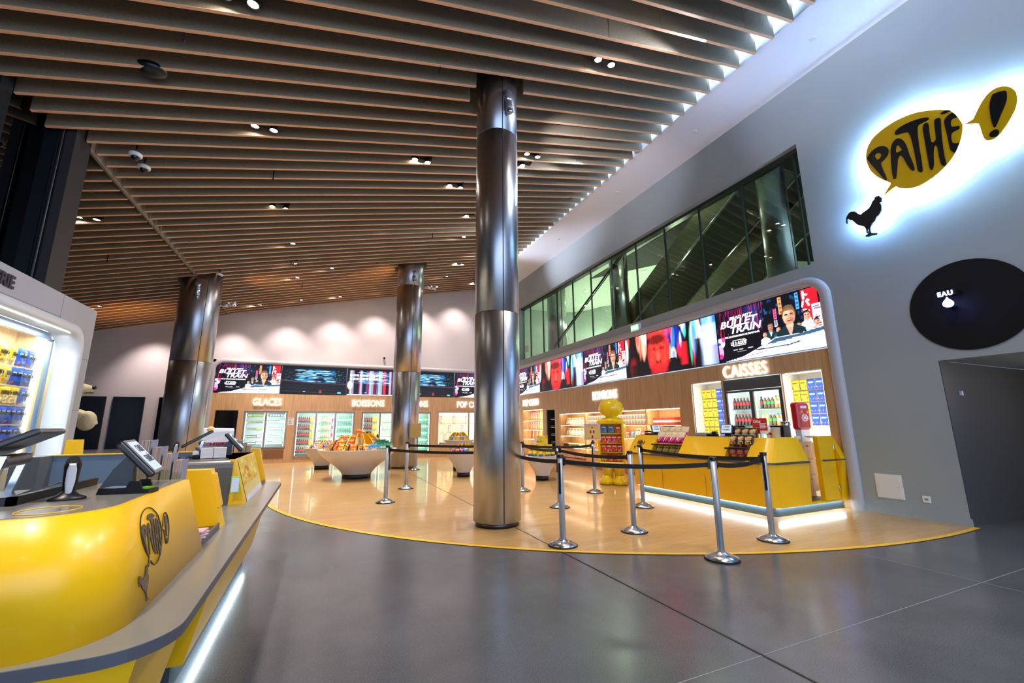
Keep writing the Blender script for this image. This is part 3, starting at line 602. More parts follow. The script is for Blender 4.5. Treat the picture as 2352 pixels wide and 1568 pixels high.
# ---------- screens above the wood fronts
def poster():
    p = Pic(216, 112, '#050814'); rng = np.random.RandomState(3); X, Y = p.X, p.Y
    for i in range(120):
        x = rng.rand()*.5; h = rng.rand()*.55; y = .45+rng.rand()*.5; w = .002+rng.rand()*.006; c = ['#a01040', '#d81840', '#5a1070', '#301060', '#e03060', '#102050'][rng.randint(6)]
        p.rect(x, x+w, y, y+h, c, .5)
    for i in range(60): x = .35+rng.rand()*.65; y = .5+rng.rand()*.45; p.rect(x, x+.01+rng.rand()*.01, y, y+.05, ['#103a70', '#0a2240', '#1a5a90'][rng.randint(3)], .6)
    p.rect(.30, .46, .55, .98, '#182a6a', .5, .05); p.rect(0, .5, .1, .42, '#060610', .75, .08)
    p.rect(.855, .985, .25, 1, '#d01525', 1); p.rect(.93, 1, .2, .72, '#f5d8e8', .75)
    for i in range(14): p.rect(.935+rng.rand()*.05, .95+rng.rand()*.05, .2+i*.036, .22+i*.036, ['#c02060', '#2060a0', '#101030'][i % 3])
    W_ = '#ffffff'
    for pts in ([(.875, .97), (.875, .84)], [(.875, .92), (.905, .9)], [(.868, .8), (.858, .72)], [(.895, .8), (.912, .72)], [(.905, .82), (.915, .8)], [(.87, .66), (.885, .65)], [(.868, .61), (.883, .6)], [(.87, .55), (.905, .63)], [(.87, .5), (.91, .5), (.9, .4)], [(.888, .54), (.87, .4)]): p.line(pts, .014, W_)
    for x0, y0, y1, c in ((.60, .62, .8, '#ff5a9a'), (.60, .48, .6, '#d8e6ff'), (.655, .68, .98, '#ff9a60'), (.805, .7, .98, '#50a0ff')):
        p.rect(x0, x0+.03, y0, y1, c, .85)
        for k in range(4): p.rect(x0+.006, x0+.024, y0+.02+k*(y1-y0)/4, y0+.05+k*(y1-y0)/4, '#101828', .8)
    def man(x, y, s, hair, suit, skin='#d8a488', cap=None):
        p.poly([(x-.11*s, y-.42*s), (x-.1*s, y-.2*s), (x-.035*s, y-.12*s), (x+.035*s, y-.12*s), (x+.1*s, y-.2*s), (x+.12*s, y-.42*s)], suit)
        p.poly([(x-.028*s, y-.12*s), (x, y-.3*s), (x+.028*s, y-.12*s)], '#d8d0cc' if s < .8 else '#c89078'); p.rect(x-.022*s, x+.022*s, y-.16*s, y, skin)
        p.ell(x, y+.02*s, .048*s, .135*s, hair); p.ell(x, y-.01*s, .042*s, .12*s, skin); p.ell(x, y-.07*s, .03*s, .05*s, '#9a6a50', .6)
        p.rect(x-.032*s, x+.032*s, y+.075*s, y+.13*s, hair, .9); p.rect(x-.03*s, x-.008*s, y+.01*s, y+.03*s, '#2a1a14'); p.rect(x+.008*s, x+.03*s, y+.01*s, y+.03*s, '#2a1a14')
        p.rect(x-.006*s, x+.006*s, y-.03*s, y+.01*s, '#b07a60'); p.rect(x-.015*s, x+.015*s, y-.075*s, y-.062*s, '#6a2a20'); p.ell(x+.025*s, y, .018*s, .1*s, '#7a4030', .5)
    man(.56, .5, .6, '#0c1014', '#0f3038', '#9a7866'); man(.50, .38, .42, '#101010', '#d0d4dc'); man(.63, .42, .45, '#181410', '#1e4e58'); man(.885, .56, .62, '#140c0a', '#b8c8dc'); man(.81, .42, .45, '#101c20', '#305060'); man(.955, .42, .5, '#0c0a0a', '#e88098')
    man(.735, .62, 1.25, '#6a4a2c', '#10242c')
    p.poly([(.47, .2), (.6, .3), (.8, .29), (1, .34), (1, 0), (.05, 0), (.25, .05)], '#f2f6ff'); p.poly([(.5, .2), (.6, .29), (.78, .285), (1, .33), (1, .27), (.7, .22)], '#33506a'); p.line([(.49, .19), (.7, .2), (1, .27)], .008, '#90a8c0'); p.line([(.4, .14), (.7, .13), (.8, .16)], .01, '#1a2434'); p.rect(.74, .9, .225, .245, '#e8f0ff')
    p.poly([(.4, .1), (.05, 0), (.6, 0), (.75, .1)], '#e8ecf8'); p.line([(.15, .02), (.5, .09)], .006, '#b05070')
    p.ell(.025, .38, .05, .1, '#f4e8f8'); p.ell(.06, .44, .02, .05, '#ff3a9a'); p.ell(.02, .2, .03, .13, '#d890c8'); p.ell(.012, .37, .015, .03, '#4030a0'); p.ell(.01, .12, .03, .05, '#c02080')
    p.rect(.16, .30, .275, .395, '#ffffff'); p.rect(.165, .295, .285, .385, '#060812')
    for x0 in (.16, .22, .32): p.rect(x0, x0+.05, .2, .215, '#c0c0d0', .8)
    p.rect(.2, .3, .16, .168, '#a0a0b0', .7); return p
def facepic():
    p = Pic(300, 108, '#08060a'); rng = np.random.RandomState(5)
    for i in range(46):
        x = .45+rng.rand()*.55; p.ell(x, .3+rng.rand()*.8, .008+rng.rand()*.025, .1+rng.rand()*.3, ['#ff5030', '#2080ff', '#e8f4ff', '#10d0a0', '#ff2040', '#80c0ff', '#ffd0b0', '#1030a0'][rng.randint(8)], .75, .6)
    for i in range(14): p.ell(rng.rand()*.3, .6+rng.rand()*.4, .012+rng.rand()*.02, .15+rng.rand()*.15, ['#ffb8a0', '#e8e8ff', '#ff6a50', '#c04030'][rng.randint(4)], .8, .6)
    p.rect(.86, 1, 0, .85, '#b8d4ff', .8, .05); p.rect(.885, .93, .1, .7, '#ffffff', .9, .03); p.rect(.8, .86, 0, .6, '#0a0a14', .9, .03); p.rect(.96, 1, 0, .4, '#0a1a50', .6, .05)
    p.ell(.12, .3, .07, .4, '#060408', .95, .4); p.ell(.1, .22, .04, .2, '#b01018', .5, .9); p.rect(.06, .3, 0, .3, '#0a0608', .9, .08); p.rect(.66, .72, .1, .6, '#d01828', .8, .03)
    p.poly([(.24, 0), (.28, .25), (.6, .3), (.66, 0)], '#0c0810'); p.ell(.42, .5, .125, .52, '#c8141c', 1, .25); p.ell(.41, .42, .105, .4, '#e83028', .9, .5); p.ell(.42, .95, .13, .18, '#e03a30', .7, .4); p.ell(.4, .8, .1, .12, '#2a0608', .85, .5)
    p.ell(.36, .58, .03, .05, '#5a0810', .8, .7); p.ell(.46, .58, .03, .05, '#5a0810', .8, .7); p.ell(.41, .27, .035, .05, '#3a0408', .9, .6); p.ell(.41, .4, .02, .12, '#ff5a48', .7, .7); p.ell(.41, .1, .08, .15, '#8a0c18', .6, .6); p.rect(.33, .5, 0, .08, '#c01824', .6, .05)
    for i in range(25): x = .3+rng.rand()*.22; p.line([(x, .1+rng.rand()*.7), (x+.04, .2+rng.rand()*.7)], .006, '#ff7060', .22)
    return p
def citypic():
    p = Pic(240, 108, '#04060c'); rng = np.random.RandomState(9)
    for i in range(110): x = .25+rng.rand()*.55; y = .45+rng.rand()*.45; p.ell(x, y, .02+rng.rand()*.06, .008+rng.rand()*.012, ['#1880c8', '#60d0ff', '#0c4a80', '#c8f4ff'][rng.randint(4)], .75, .7)
    for i in range(30): x = .05+rng.rand()*.25; y = .45+rng.rand()*.4; p.ell(x, y, .015, .008, '#206090', .6, .8); p.ell(.8+rng.rand()*.18, .4+rng.rand()*.5, .008, .01, '#30a0c0', .6, .8)
    for i in range(12): y = .05+rng.rand()*.4; p.line([(0, y+.06), (1, y-.03)], .006, ['#5a2a24', '#1a2030', '#3a1a20', '#102a40'][rng.randint(4)], .6)
    p.line([(0, .5), (.5, .42), (1, .4)], .015, '#6a4a58', .5); p.ell(.9, .07, .03, .03, '#50e0e8', 1, .5); p.ell(.6, .1, .02, .06, '#c05040', .5, .7); p.ell(.35, .1, .02, .02, '#b0c0ff', .7, .6); return p
def glitch():
    p = citypic(); q = poster(); rng = np.random.RandomState(4)
    for i in range(28):
        x0 = .02+rng.rand()*.9; w = .01+rng.rand()*.05; p.rect(x0, x0+w, .0, .95, ['#e8f0ff', '#ff3a60', '#60c0ff', '#c02050', '#ffffff', '#2a60b0'][rng.randint(6)], .28, .01)
    for y in (.78, .64): 
        for i in range(10): x0 = .04+i*.06; p.rect(x0, x0+.045, y-.06, y+.03, '#ffffff', .85)
    p.ell(.05, .38, .05, .16, '#f4d8f0', .9); p.rect(0, 1, 0, .03, '#ffffff', .9, .02); return p
wtx = mat('screen_text', '#000000', .5, emit='#ffffff', es=1.3)
def titles(par, W, H):
    text('BRAD PITT', .085, wtx, par, (.33*W-.12, -.012, .80*H), 'title_line', .002, 1.25, .0025, 'CENTER', shear=.25)
    text('BULLET', .2, wtx, par, (.26*W-.05, -.012, .665*H), 'title_line', .002, 1.25, .004, 'CENTER', shear=.25)
    text('TRAIN', .2, wtx, par, (.33*W-.05, -.012, .53*H), 'title_line', .002, 1.2, .004, 'CENTER', shear=.25)
    text('PAR LE RÉALISATEUR DE DEADPOOL', .048, wtx, par, (.27*W, -.012, .455*H), 'title_line', .002, 1.0, .001, 'CENTER')
    text('LE 3 AOÛT', .095, wtx, par, (.23*W, -.012, .3*H), 'date_line', .002, .8, .0025, 'CENTER')
SH = 1.08
pm = poster().grid('poster_image', 2.12, SH, SCR, .004); fm = facepic().grid('video_image', 3.05, SH, SCR, .004); cm = citypic().grid('city_image', 2.34, SH, SCR1, .004); gm = glitch().grid('glitch_image', 2.1, SH, SCR, .004)
def screen(place, rz, kind, label):
    W = {'p': 2.14, 'f': 3.07, 'c': 2.36, 'g': 2.12}[kind]
    t = thing('wall_screen', label, 'screen', place, rz, 'screens above the shop fronts')
    b = B(); b.box(0, W, 0, .05, -.01, SH+.02); b.obj('housing', black, t)
    pn = link('picture', {'p': pm, 'f': fm, 'c': cm, 'g': gm}[kind], t, (.01, -.001, 0))
    if kind == 'p': titles(pn, 2.12, SH)
    return t
yR = BW-.25
for y, k, lb in ((6.40, 'p', 'film poster screen at the right end, above the lit word CAISSES'), (9.48, 'f', 'screen with a blurred red face, left of the rightmost poster'), (11.62, 'p', 'film poster screen above the word BONBONS'), (14.70, 'f', 'second blurred red face screen, right of the foreground column'), (16.84, 'p', 'film poster screen just right of the foreground column')):
    screen((RW+.0, y, 2.6), RR, k, lb)
screen((-3.66, BW, 2.6), 0, 'p', 'film poster screen above the word GLACES'); screen((-1.5, BW, 2.6), 0, 'c', 'dark blue city screen above the left drinks fridge'); screen((.9, BW, 2.6), 0, 'g', 'flickering bright poster screen above BOISSONS')
screen((3.08, BW, 2.6), 0, 'c', 'dark blue city screen between the two columns'); screen((5.5, BW, 2.6), 0, 'p', 'film poster screen cut by the foreground column, above POP CORN')
# ---------- lit lettering
def word(s, loc, rz, W, H, label, cat='sign', es=None, lift=.03):
    t = thing('lit_lettering', label, cat, loc, rz)
    tot = []; x = 0
    o = text(s, 1, letter, t, (0, -lift, 0), 'letters', .02, 1, .004, sp=1.07)
    me = o.data; xs_ = [v.co.x for v in me.vertices]; zs_ = [v.co.z for v in me.vertices]
    w0, w1, h0, h1 = min(xs_), max(xs_), min(zs_), max(zs_)
    for v in me.vertices: v.co.x = (v.co.x-w0)/(w1-w0)*W; v.co.z = (v.co.z-h0)/(h1-h0)*H; v.co.y *= 1
    return t
word('GLACES', (-2.37, BW, 2.145), 0, .95, .27, 'glowing white word GLACES over the ice cream freezer')
word('BOISSONS', (1.15, BW, 2.14), 0, 1.27, .27, 'glowing white word BOISSONS left of the distant column')
word('BOISSONS', (3.0, BW, 2.14), 0, 1.27, .27, 'glowing white word BOISSONS, mostly hidden behind the distant column')
word('POP CORN', (5.61, BW, 2.14), 0, 1.3, .27, 'glowing white words POP CORN left of the foreground column')
word('POP CORN', (RW, 16.2, 2.1), RR, 1.35, .26, 'glowing white words POP CORN right of the foreground column')
word('BONBONS', (RW, 11.15, 2.075), RR, 1.2, .26, 'glowing white word BONBONS over the candy shelves')
word('CAISSES', (RW, 6.34, 2.265), RR, .98, .25, 'glowing white word CAISSES over the till counter')
# ---------- printed packs and bottles
RNG = np.random.RandomState(11)
def pack(name, W, H, T, pic, crimp=.06, twist=0.):
    w, h = pic.w, pic.h; vs = []; cr = crimp
    for side in (-1, 1):
        for j in range(h):
            v = j/(h-1)
            for i in range(w):
                u = i/(w-1); e = math.sin(PI*u)**.5*min(1, max(0, (v-cr)/.18))**.6*min(1, max(0, (1-cr-v)/.18))**.6
                ww = W*(1-.06*math.sin(PI*v)); vs.append(((u-.5)*ww+twist*(v-.5)*W, side*(T/2*e+.001)+.004*math.sin(9*u+7*v)*e, v*H))
    fs = []
    n = w*h
    for j in range(h-1):
        for i in range(w-1): a = j*w+i; fs.append((a, a+1, a+w+1, a+w)); fs.append((n+a, n+a+w, n+a+w+1, n+a+1))
    for j in range(h-1): a = j*w; fs.append((a, a+w, n+a+w, n+a)); a = j*w+w-1; fs.append((a, n+a, n+a+w, a+w))
    for i in range(w-1): fs.append((i, n+i, n+i+1, i+1)); a = (h-1)*w+i; fs.append((a, a+1, n+a+1, n+a))
    me = bpy.data.meshes.new(name); me.from_pydata(vs, [], fs); me.materials.append(PRINT)
    at = me.color_attributes.new('Col', 'FLOAT_COLOR', 'POINT'); c = np.ones((2*n, 4)); c[:n, :3] = s_ = pic.a.reshape(-1, 3); c[n:, :3] = s_
    at.data.foreach_set('color', c.ravel()); me.polygons.foreach_set('use_smooth', [True]*len(me.polygons)); return me
def crumbs(p, cols, n, y0=.05, y1=.4, r=.04):
    for i in range(n): p.ell(RNG.rand(), y0+RNG.rand()*(y1-y0), r*(.6+RNG.rand()*.8), r*(.6+RNG.rand()), cols[RNG.randint(len(cols))], .95)
def choc_pic(base, dark):
    p = Pic(20, 26, base); p.rect(0, 1, .93, 1, dark); p.rect(.15, .85, .6, .74, '#ffffff' if base[1] in '01' else '#6a3a1c', .9); crumbs(p, ['#d02020', '#20a040', '#f08010', '#f0d020', '#2050c0', '#5a2a10'], 9, .12, .45, .06); p.rect(0, 1, 0, .05, dark); return p
def crisp_pic(base, dark, food='#f0b040', w=24, h=30, rnd=True):
    p = Pic(w, h, base); p.rect(0, 1, 0, .3, dark, .8, .1); crumbs(p, [food, '#ffd880', '#c87820'], 9, .06, .36, .08)
    if rnd: p.ell(.5, .66, .36, .17, '#f6c818', 1, .15, .15); p.poly([(.1, .6), (.3, .68), (.9, .74), (.92, .64), (.5, .6)], '#d8141c')
    p.rect(0, 1, .95, 1, '#d0d0d0'); p.rect(0, 1, 0, .03, '#d0d0d0'); p.rect(.2, .8, .42, .47, '#ffffff', .8); return p
def sweet_pic(base, c2, c3='#ffffff'):
    p = Pic(18, 22, base); p.rect(.12, .88, .62, .84, c2); p.rect(.2, .8, .7, .76, c3, .9); crumbs(p, [c2, c3, '#f0c020', '#30a050'], 8, .08, .5, .07); return p
D = {}
def design(k, me, label): D[k] = (me, label)
design('yel', pack('chocolate_bag', .13, .19, .035, choc_pic('#f2c80c', '#c79a00')), 'yellow chocolate sweet bag')
design('blu', pack('chocolate_bag', .13, .19, .035, choc_pic('#1458d2', '#0a3aa0')), 'blue chocolate sweet bag')
design('bigy', pack('chocolate_bag', .2, .24, .05, choc_pic('#f2c80c', '#c79a00')), 'large yellow chocolate bag')
design('bigb', pack('chocolate_bag', .2, .24, .05, choc_pic('#1458d2', '#0a3aa0')), 'large blue chocolate bag')
design('crisp_red', pack('crisp_bag', .16, .2, .06, crisp_pic('#d4141c', '#a00c14')), 'red crisp bag')
design('crisp_blk', pack('crisp_bag', .16, .2, .06, crisp_pic('#1c1412', '#3a1c10')), 'black crisp bag')
design('crisp_org', pack('crisp_bag', .16, .2, .06, crisp_pic('#ee7a14', '#c85a08', rnd=False)), 'orange crisp bag')
design('crisp_blu', pack('crisp_bag', .16, .2, .06, crisp_pic('#2f9ade', '#f4f4f4', '#e87040', rnd=False)), 'blue and white snack bag')
design('crisp_yel', pack('crisp_bag', .16, .2, .06, crisp_pic('#f0c21c', '#e09010')), 'yellow crisp bag')
design('crisp_tan', pack('crisp_bag', .16, .2, .06, crisp_pic('#d8c090', '#b02020')), 'beige snack bag')
pp = Pic(24, 30, '#e8187c'); pp.rect(0, 1, .5, 1, '#f0dcae', 1, .1); crumbs(pp, ['#f8ecc8', '#e8cf96', '#d8b878'], 40, .5, .98, .07); crumbs(pp, ['#ff8ac0', '#ffffff'], 8, .1, .45, .06)
design('popc', pack('popcorn_bag', .19, .24, .09, pp), 'pink popcorn bag')
pp = Pic(24, 30, '#f0d23c'); pp.rect(0, 1, .5, .6, '#5a3014'); crumbs(pp, ['#b06a20', '#40a040', '#ffffff'], 14, .1, .9, .07)
design('nut', pack('snack_bag', .17, .2, .05, pp), 'yellow and brown snack bag')
design('sw_red', pack('sweet_bag', .2, .25, .07, sweet_pic('#f4f0ec', '#d8281c', '#f0b020')), 'white and red sweet bag')
design('sw_blk', pack('sweet_bag', .2, .25, .07, sweet_pic('#f2efe8', '#1a1a1a', '#e07820')), 'white and black sweet bag')
design('sw_pur', pack('sweet_bag', .14, .16, .05, sweet_pic('#5a1870', '#c070d0', '#f0d0ff')), 'purple sweet bag')
design('sw_teal', pack('sweet_bag', .14, .16, .05, sweet_pic('#e8a020', '#1c8a6a', '#ffffff')), 'orange and green sweet bag')
design('sw_mix', pack('sweet_bag', .13, .16, .04, sweet_pic('#e04018', '#f0c020', '#ffffff')), 'red and yellow sweet bag')
design('sw_pink', pack('sweet_bag', .13, .16, .04, sweet_pic('#e0207c', '#f8e060', '#ffffff')), 'pink sweet bag')
design('sw_lb', pack('sweet_bag', .15, .18, .04, sweet_pic('#2a86c8', '#e03a30', '#ffffff')), 'blue sweet bag')
design('pc_red', pack('popcorn_bag', .14, .34, .05, sweet_pic('#e86a70', '#c01828', '#ffffff'), .05), 'tall pink-red popcorn bag')
design('pc_yel', pack('popcorn_bag', .14, .34, .05, sweet_pic('#f4dc7c', '#e0b020', '#ffffff'), .05), 'tall yellow popcorn bag')
def put(k, loc, rot, label, group, cat='sweet bag', name=None):
    me, lb = D[k]; nm = name or me.name.split('.')[0]
    o = bpy.data.objects.new(nm, me); C.objects.link(o); o.location = loc
    o.rotation_euler = rot if isinstance(rot, (tuple, list)) else (0, 0, rot)
    o['label'] = f'{lb} {label}'; o['category'] = cat; o['group'] = f'{lb}s {group}'; return o
def bottle_mesh(nm, body, lab, cap, r=.032, h=.23, can=False):
    b = B(); ms = [mat('liquid_'+body[1:], body, .12, coat=.5), mat('label_'+lab[1:], lab, .4), mat('cap_'+cap[1:], cap, .4)]
    if can: b.lathe([(r*.85, 0), (r, .01), (r, h-.012), (r*.82, h)], 14, mis=[2, 1, 2])
    else: b.lathe([(r*.9, 0), (r, .012), (r*.95, h*.3), (r, h*.34), (r, h*.58), (r*.92, h*.64), (r*.42, h*.86), (r*.42, h*.9), (r*.5, h*.9), (r*.5, h)], 14, mis=[0, 0, 0, 1, 0, 0, 0, 2, 2])
    return b.mesh(nm, ms)
BT = {'cola': (bottle_mesh('bottle', '#1c0d0a', '#d0141c', '#141414'), 'dark cola bottle with red label'), 'colar': (bottle_mesh('bottle', '#1c0d0a', '#d0141c', '#c8141c'), 'cola bottle with red cap'),
 'orange': (bottle_mesh('bottle', '#f09a10', '#f6c020', '#e8a010'), 'orange soda bottle'), 'lemon': (bottle_mesh('bottle', '#dfe9a0', '#f0d840', '#e8d020'), 'pale lemonade bottle with yellow cap'),
 'green': (bottle_mesh('bottle', '#4fb48a', '#d8efe0', '#1c8a56'), 'green water bottle'), 'clear': (bottle_mesh('bottle', '#cfe6dc', '#eef4ee', '#d8e0dc'), 'clear water bottle'),
 'tea': (bottle_mesh('bottle', '#6a3a1c', '#3f9a46', '#e0e0e0'), 'iced tea bottle with green label'), 'juice': (bottle_mesh('bottle', '#e08a28', '#d8e4f4', '#2466c0'), 'orange juice bottle with blue cap'),
 'pinkcan': (bottle_mesh('can', '#e02060', '#e02060', '#c8c8cc', .03, .17, True), 'pink drinks can')}
def setbottle(k, loc, where, group):
    me, lb = BT[k]; o = bpy.data.objects.new(me.name.split('.')[0], me); C.objects.link(o); o.location = loc; o.rotation_euler = (0, 0, RNG.rand()*6)
    o['label'] = f'{lb} {where}'; o['category'] = 'bottle' if 'can' not in me.name else 'can'; o['group'] = f'{lb}s {group}'
ORD = ['top', 'second', 'third', 'fourth', 'bottom']
linerm = mat('fridge_liner', '#e4ebe6', .5); shelfm = mat('fridge_shelf', '#f2f5f4', .4); bronze = mat('fridge_frame', '#9b9690', .35, .6)
def fridge(label, loc, rz, W, H, doors, shelves, D_=.55, name='glass_fridge', frame=bronze, tops=0., col='#eafff6', en=30, depth_glass=.0, ledc='#f4fff6'):
    t = thing(name, label, 'fridge', loc, rz)
    b = B(); b.box(.02, W-.02, D_-.02, D_, 0, H); b.box(0.0, .02, .02, D_, 0, H); b.box(W-.02, W, .02, D_, 0, H); b.box(0, W, .02, D_, 0, .02); b.box(0, W, .02, D_, H-.02, H); b.obj('liner', linerm, t)
    dw = (W-.02)/doors
    for i in range(doors):
        x0 = .01+i*dw; f = .035
        b = B(); b.box(x0, x0+f, -.03, .01, .01, H-tops-.01); b.box(x0+dw-f, x0+dw-.004, -.03, .01, .01, H-tops-.01); b.box(x0+f, x0+dw-f, -.03, .01, H-tops-.05, H-tops-.01); b.box(x0+f, x0+dw-f, -.03, .01, .01, .05)
        d = b.obj('door', frame, t)
        b = B(); b.box(x0+f, x0+dw-f, -.014, -.01, .05, H-tops-.05); b.obj('pane', gl_clear, d)
        b = B(); hx = x0+dw-.02 if i % 2 == 0 else x0+.02; b.box(hx-.008, hx+.008, -.05, -.03, H*.35, H*.62); b.obj('handle', alu, d)
    for i in range(doors+1):
        for s in ((-1, 1) if 0 < i < doors else ((1,) if i == 0 else (-1,))):
            xx = .012+i*dw+s*.05; b = B(); b.box(xx-.007, xx+.007, .02, .032, .06, H-tops-.06); b.obj('light_strip', mat('fridge_led', '#ffffff', .5, emit=ledc, es=3), t)
    for z in shelves: b = B(); b.box(.025, W-.025, .04, D_-.04, z-.022, z); b.obj('shelf', shelfm, t)
    if tops: b = B(); b.box(.0, W, -.03, .02, H-tops, H); b.obj('top_panel', dkgrey, t)
    zz = shelves+[H]
    lamp('AREA', (W/2, .06, H/2), en, col, W*.9, H*.9, (R(90), 0, 0), parent=t, name='fridge_lamp')
    return t
# ice cream freezer
fz = fridge('glass two-door ice cream freezer under the word GLACES', (-2.6, BW+.01, .55), 0, 1.42, 1.37, 2, [.16, .42, .69, .95, 1.19], name='ice_cream_freezer', col='#e6f6ff', en=9)
def small_box(nm, w, d, h, c1, c2):
    b = B(); b.box(-w/2, w/2, -d/2, d/2, 0, h, 0); b.box(-w/2-.001, w/2+.001, -d/2-.001, d/2+.001, h*.3, h*.62, 1); return b.mesh(nm, [mat('carton_'+c1[1:], c1, .5), mat('carton_'+c2[1:], c2, .5)])
CB = {'brown': (small_box('ice_carton', .18, .2, .07, '#4a2f22', '#c8b090'), 'brown ice cream carton'), 'olive': (small_box('ice_carton', .15, .2, .06, '#a89a3a', '#4a5a20'), 'olive green ice cream carton'), 'white': (small_box('ice_carton', .18, .2, .08, '#e8e0d8', '#c85a30'), 'white and orange ice cream carton')}
def tub_mesh(c1, c2):
    b = B(); b.lathe([(.03, 0), (.038, .075), (.04, .075), (.04, .09)], 12, mis=[0, 1, 1]); return b.mesh('ice_tub', [mat('tub_'+c1[1:], c1, .4), mat('tub_'+c2[1:], c2, .4)])
CB['tub'] = (tub_mesh('#f2f2f2', '#2a2a2e'), 'white ice cream tub'); CB['pink'] = (tub_mesh('#f0c8d0', '#c02040'), 'pink ice cream tub')
rows = [[('olive', 4)], [('brown', 3), ('olive', 1)], [('brown', 2), ('olive', 2)], [('brown', 2), ('pink', 4)], [('brown', 2), ('pink', 3)]]
rows2 = [[('tub', 6)], [('tub', 4), ('white', 1)], [('pink', 3), ('tub', 3)], [('tub', 2), ('white', 2)], [('tub', 2), ('white', 2)]]
for di, rw_ in enumerate((rows, rows2)):
    for si, row in enumerate(rw_):
        z = .55+[1.19, .95, .69, .42, .16][si]; x = -2.6+.1+di*.7; tot = sum(n for _, n in row)
        for k, n in row:
            for i in range(n):
                me, lb = CB[k]; w = .16 if k not in ('tub', 'pink') else .092
                o = bpy.data.objects.new(me.name.split('.')[0], me); C.objects.link(o); o.location = (x+w/2, BW+.2, z); x += w
                o.rotation_euler = (R(0), 0, (RNG.rand()-.5)*.3)
                o['label'] = f'{lb} on {ORD[si]} shelf behind {"left" if di == 0 else "right"} freezer door'; o['category'] = 'ice cream'; o['group'] = f'{lb}s in the freezer'
b = B(); b.box(0, .68, -.005, .0, 0, .33)
for i in range(11): b.box(.01, .67, -.012, -.004, .02+i*.028, .032+i*.028)
b.obj('wall_vent', mat('vent_oak', '#a0744a', .5), None, (-1.87, BW, .17), label='slatted oak vent panel under the ice cream freezer', cat='vent')
t = thing('notice_sheet', 'white paper notice taped between the freezer and the drinks fridge', 'notice', (-1.14, BW, 1.4)); b = B(); b.box(0, .2, -.004, 0, 0, .29); b.obj('paper', white, t)
b = B(); b.box(.03, .17, -.006, -.004, .25, .265, 0)
for i in range(9): b.box(.03, .1+RNG.rand()*.06, -.0055, -.004, .04+i*.02, .046+i*.02, 1)
b.obj('print', [mat('print_red', '#802020'), mat('print_grey', '#707070')], t)
# drinks fridges on the back wall
fs_ = [.14, .435, .725, 1.01, 1.3]
fridge('three-door drinks fridge between the freezer and the distant column', (-.87, BW+.01, .2), 0, 2.13, 1.71, 3, fs_, en=14, name='drinks_fridge')
fridge('three-door drinks fridge partly hidden behind the distant column', (1.56, BW+.01, .2), 0, 2.85, 1.71, 4, fs_, en=16, name='drinks_fridge')
pat = {0: ['cola', 'cola', 'colar', 'colar', 'colar', 'colar', 'orange', 'orange'], 1: ['clear', 'lemon', 'green', 'juice', 'juice', 'lemon', 'clear', 'pinkcan'], 2: ['green']*8}
for fi, (x0, dw, nd) in enumerate(((-.87, .703, 3), (1.56, .707, 4))):
    for d in range(nd):
        if fi == 1 and d == 2: continue
        P_ = pat[d] if fi == 0 else {0: ['cola', 'cola', 'colar', 'colar', 'colar', 'orange', 'orange', 'orange'], 1: ['lemon', 'clear', 'lemon', 'clear', 'green', 'green'], 3: ['green']*8}[d]
        for s in range(5):
            if fi == 0 and d > 0 and s > 3: continue
            if fi == 0 and d == 2 and s > 2: continue
            if fi == 1 and d < 2 and s > 2: continue
            for i, k in enumerate(P_):
                if fi == 1 and d == 3 and i < 2: continue
                if fi == 1 and d == 1 and i > 4: continue
                if fi == 0 and s == 4 and k == 'orange': k = 'lemon'
                if fi == 0 and d == 0 and s == 1 and i < 2: k = 'cola'
                x = x0+.01+d*dw+.055+(dw-.11)*(i+.5)/len(P_)
                setbottle(k, (x, BW+.16, .2+fs_[4-s]), f'on {ORD[s]} shelf, {["first", "second", "third", "fourth"][d]} door, {"left" if fi == 0 else "right"} drinks fridge', f'on the {ORD[s]} shelf, door {["one", "two", "three", "four"][d]}, {"left" if fi == 0 else "right"} drinks fridge')
# bright popcorn cabinet left of the foreground column
t = fridge('bright glass popcorn warmer cabinet left of the foreground column', (4.74, BW+.01, .5), 0, 2.85, 1.45, 2, [.12, .53, .93], name='popcorn_cabinet', frame=woodf, col='#fff6ec', en=22, ledc='#fff8ee')
for s, z in enumerate((.93, .53, .12)):
    for i in range(7):
        put('pc_yel' if (i+s) % 3 else 'pc_red', (4.95+i*.2, BW+.28, .5+z), 0, f'on the {ORD[s]} shelf of the bright cabinet, back wall', f'on the {ORD[s]} shelf of the bright cabinet', 'popcorn')
# black screen at the left end of the wood front
t = thing('black_screen', 'black switched-off screen let into the wood front left of the freezer', 'screen', (-3.5, BW, .3)); b = B(); b.box(0, .68, -.016, -.001, 0, 1.64); b.obj('panel', mat('screen_off', '#07080c', .15), t); b = B(); b.box(-.015, .695, -.01, -.0005, -.015, 1.655); b.obj('bezel', black, t)
for x, w, lb in ((-7.5, 1.0, 'leftmost of the tall black switched-off wall screens, behind the bear paw'), (-6.45, .98, 'second tall black switched-off wall screen from the left'), (-5.2, .98, 'black switched-off wall screen cut by the left rear column')):
    t = thing('black_screen', lb, 'screen', (x, BW-.06, .66), 0); b = B(); b.box(0, w*.87, -.0, .05, 0, 1.73); b.obj('panel', mat('screen_off', '#07080c', .15), t); b = B(); b.box(.1, w*.87-.1, .05, .06, .3, 1.4); b.obj('mount', black, t)

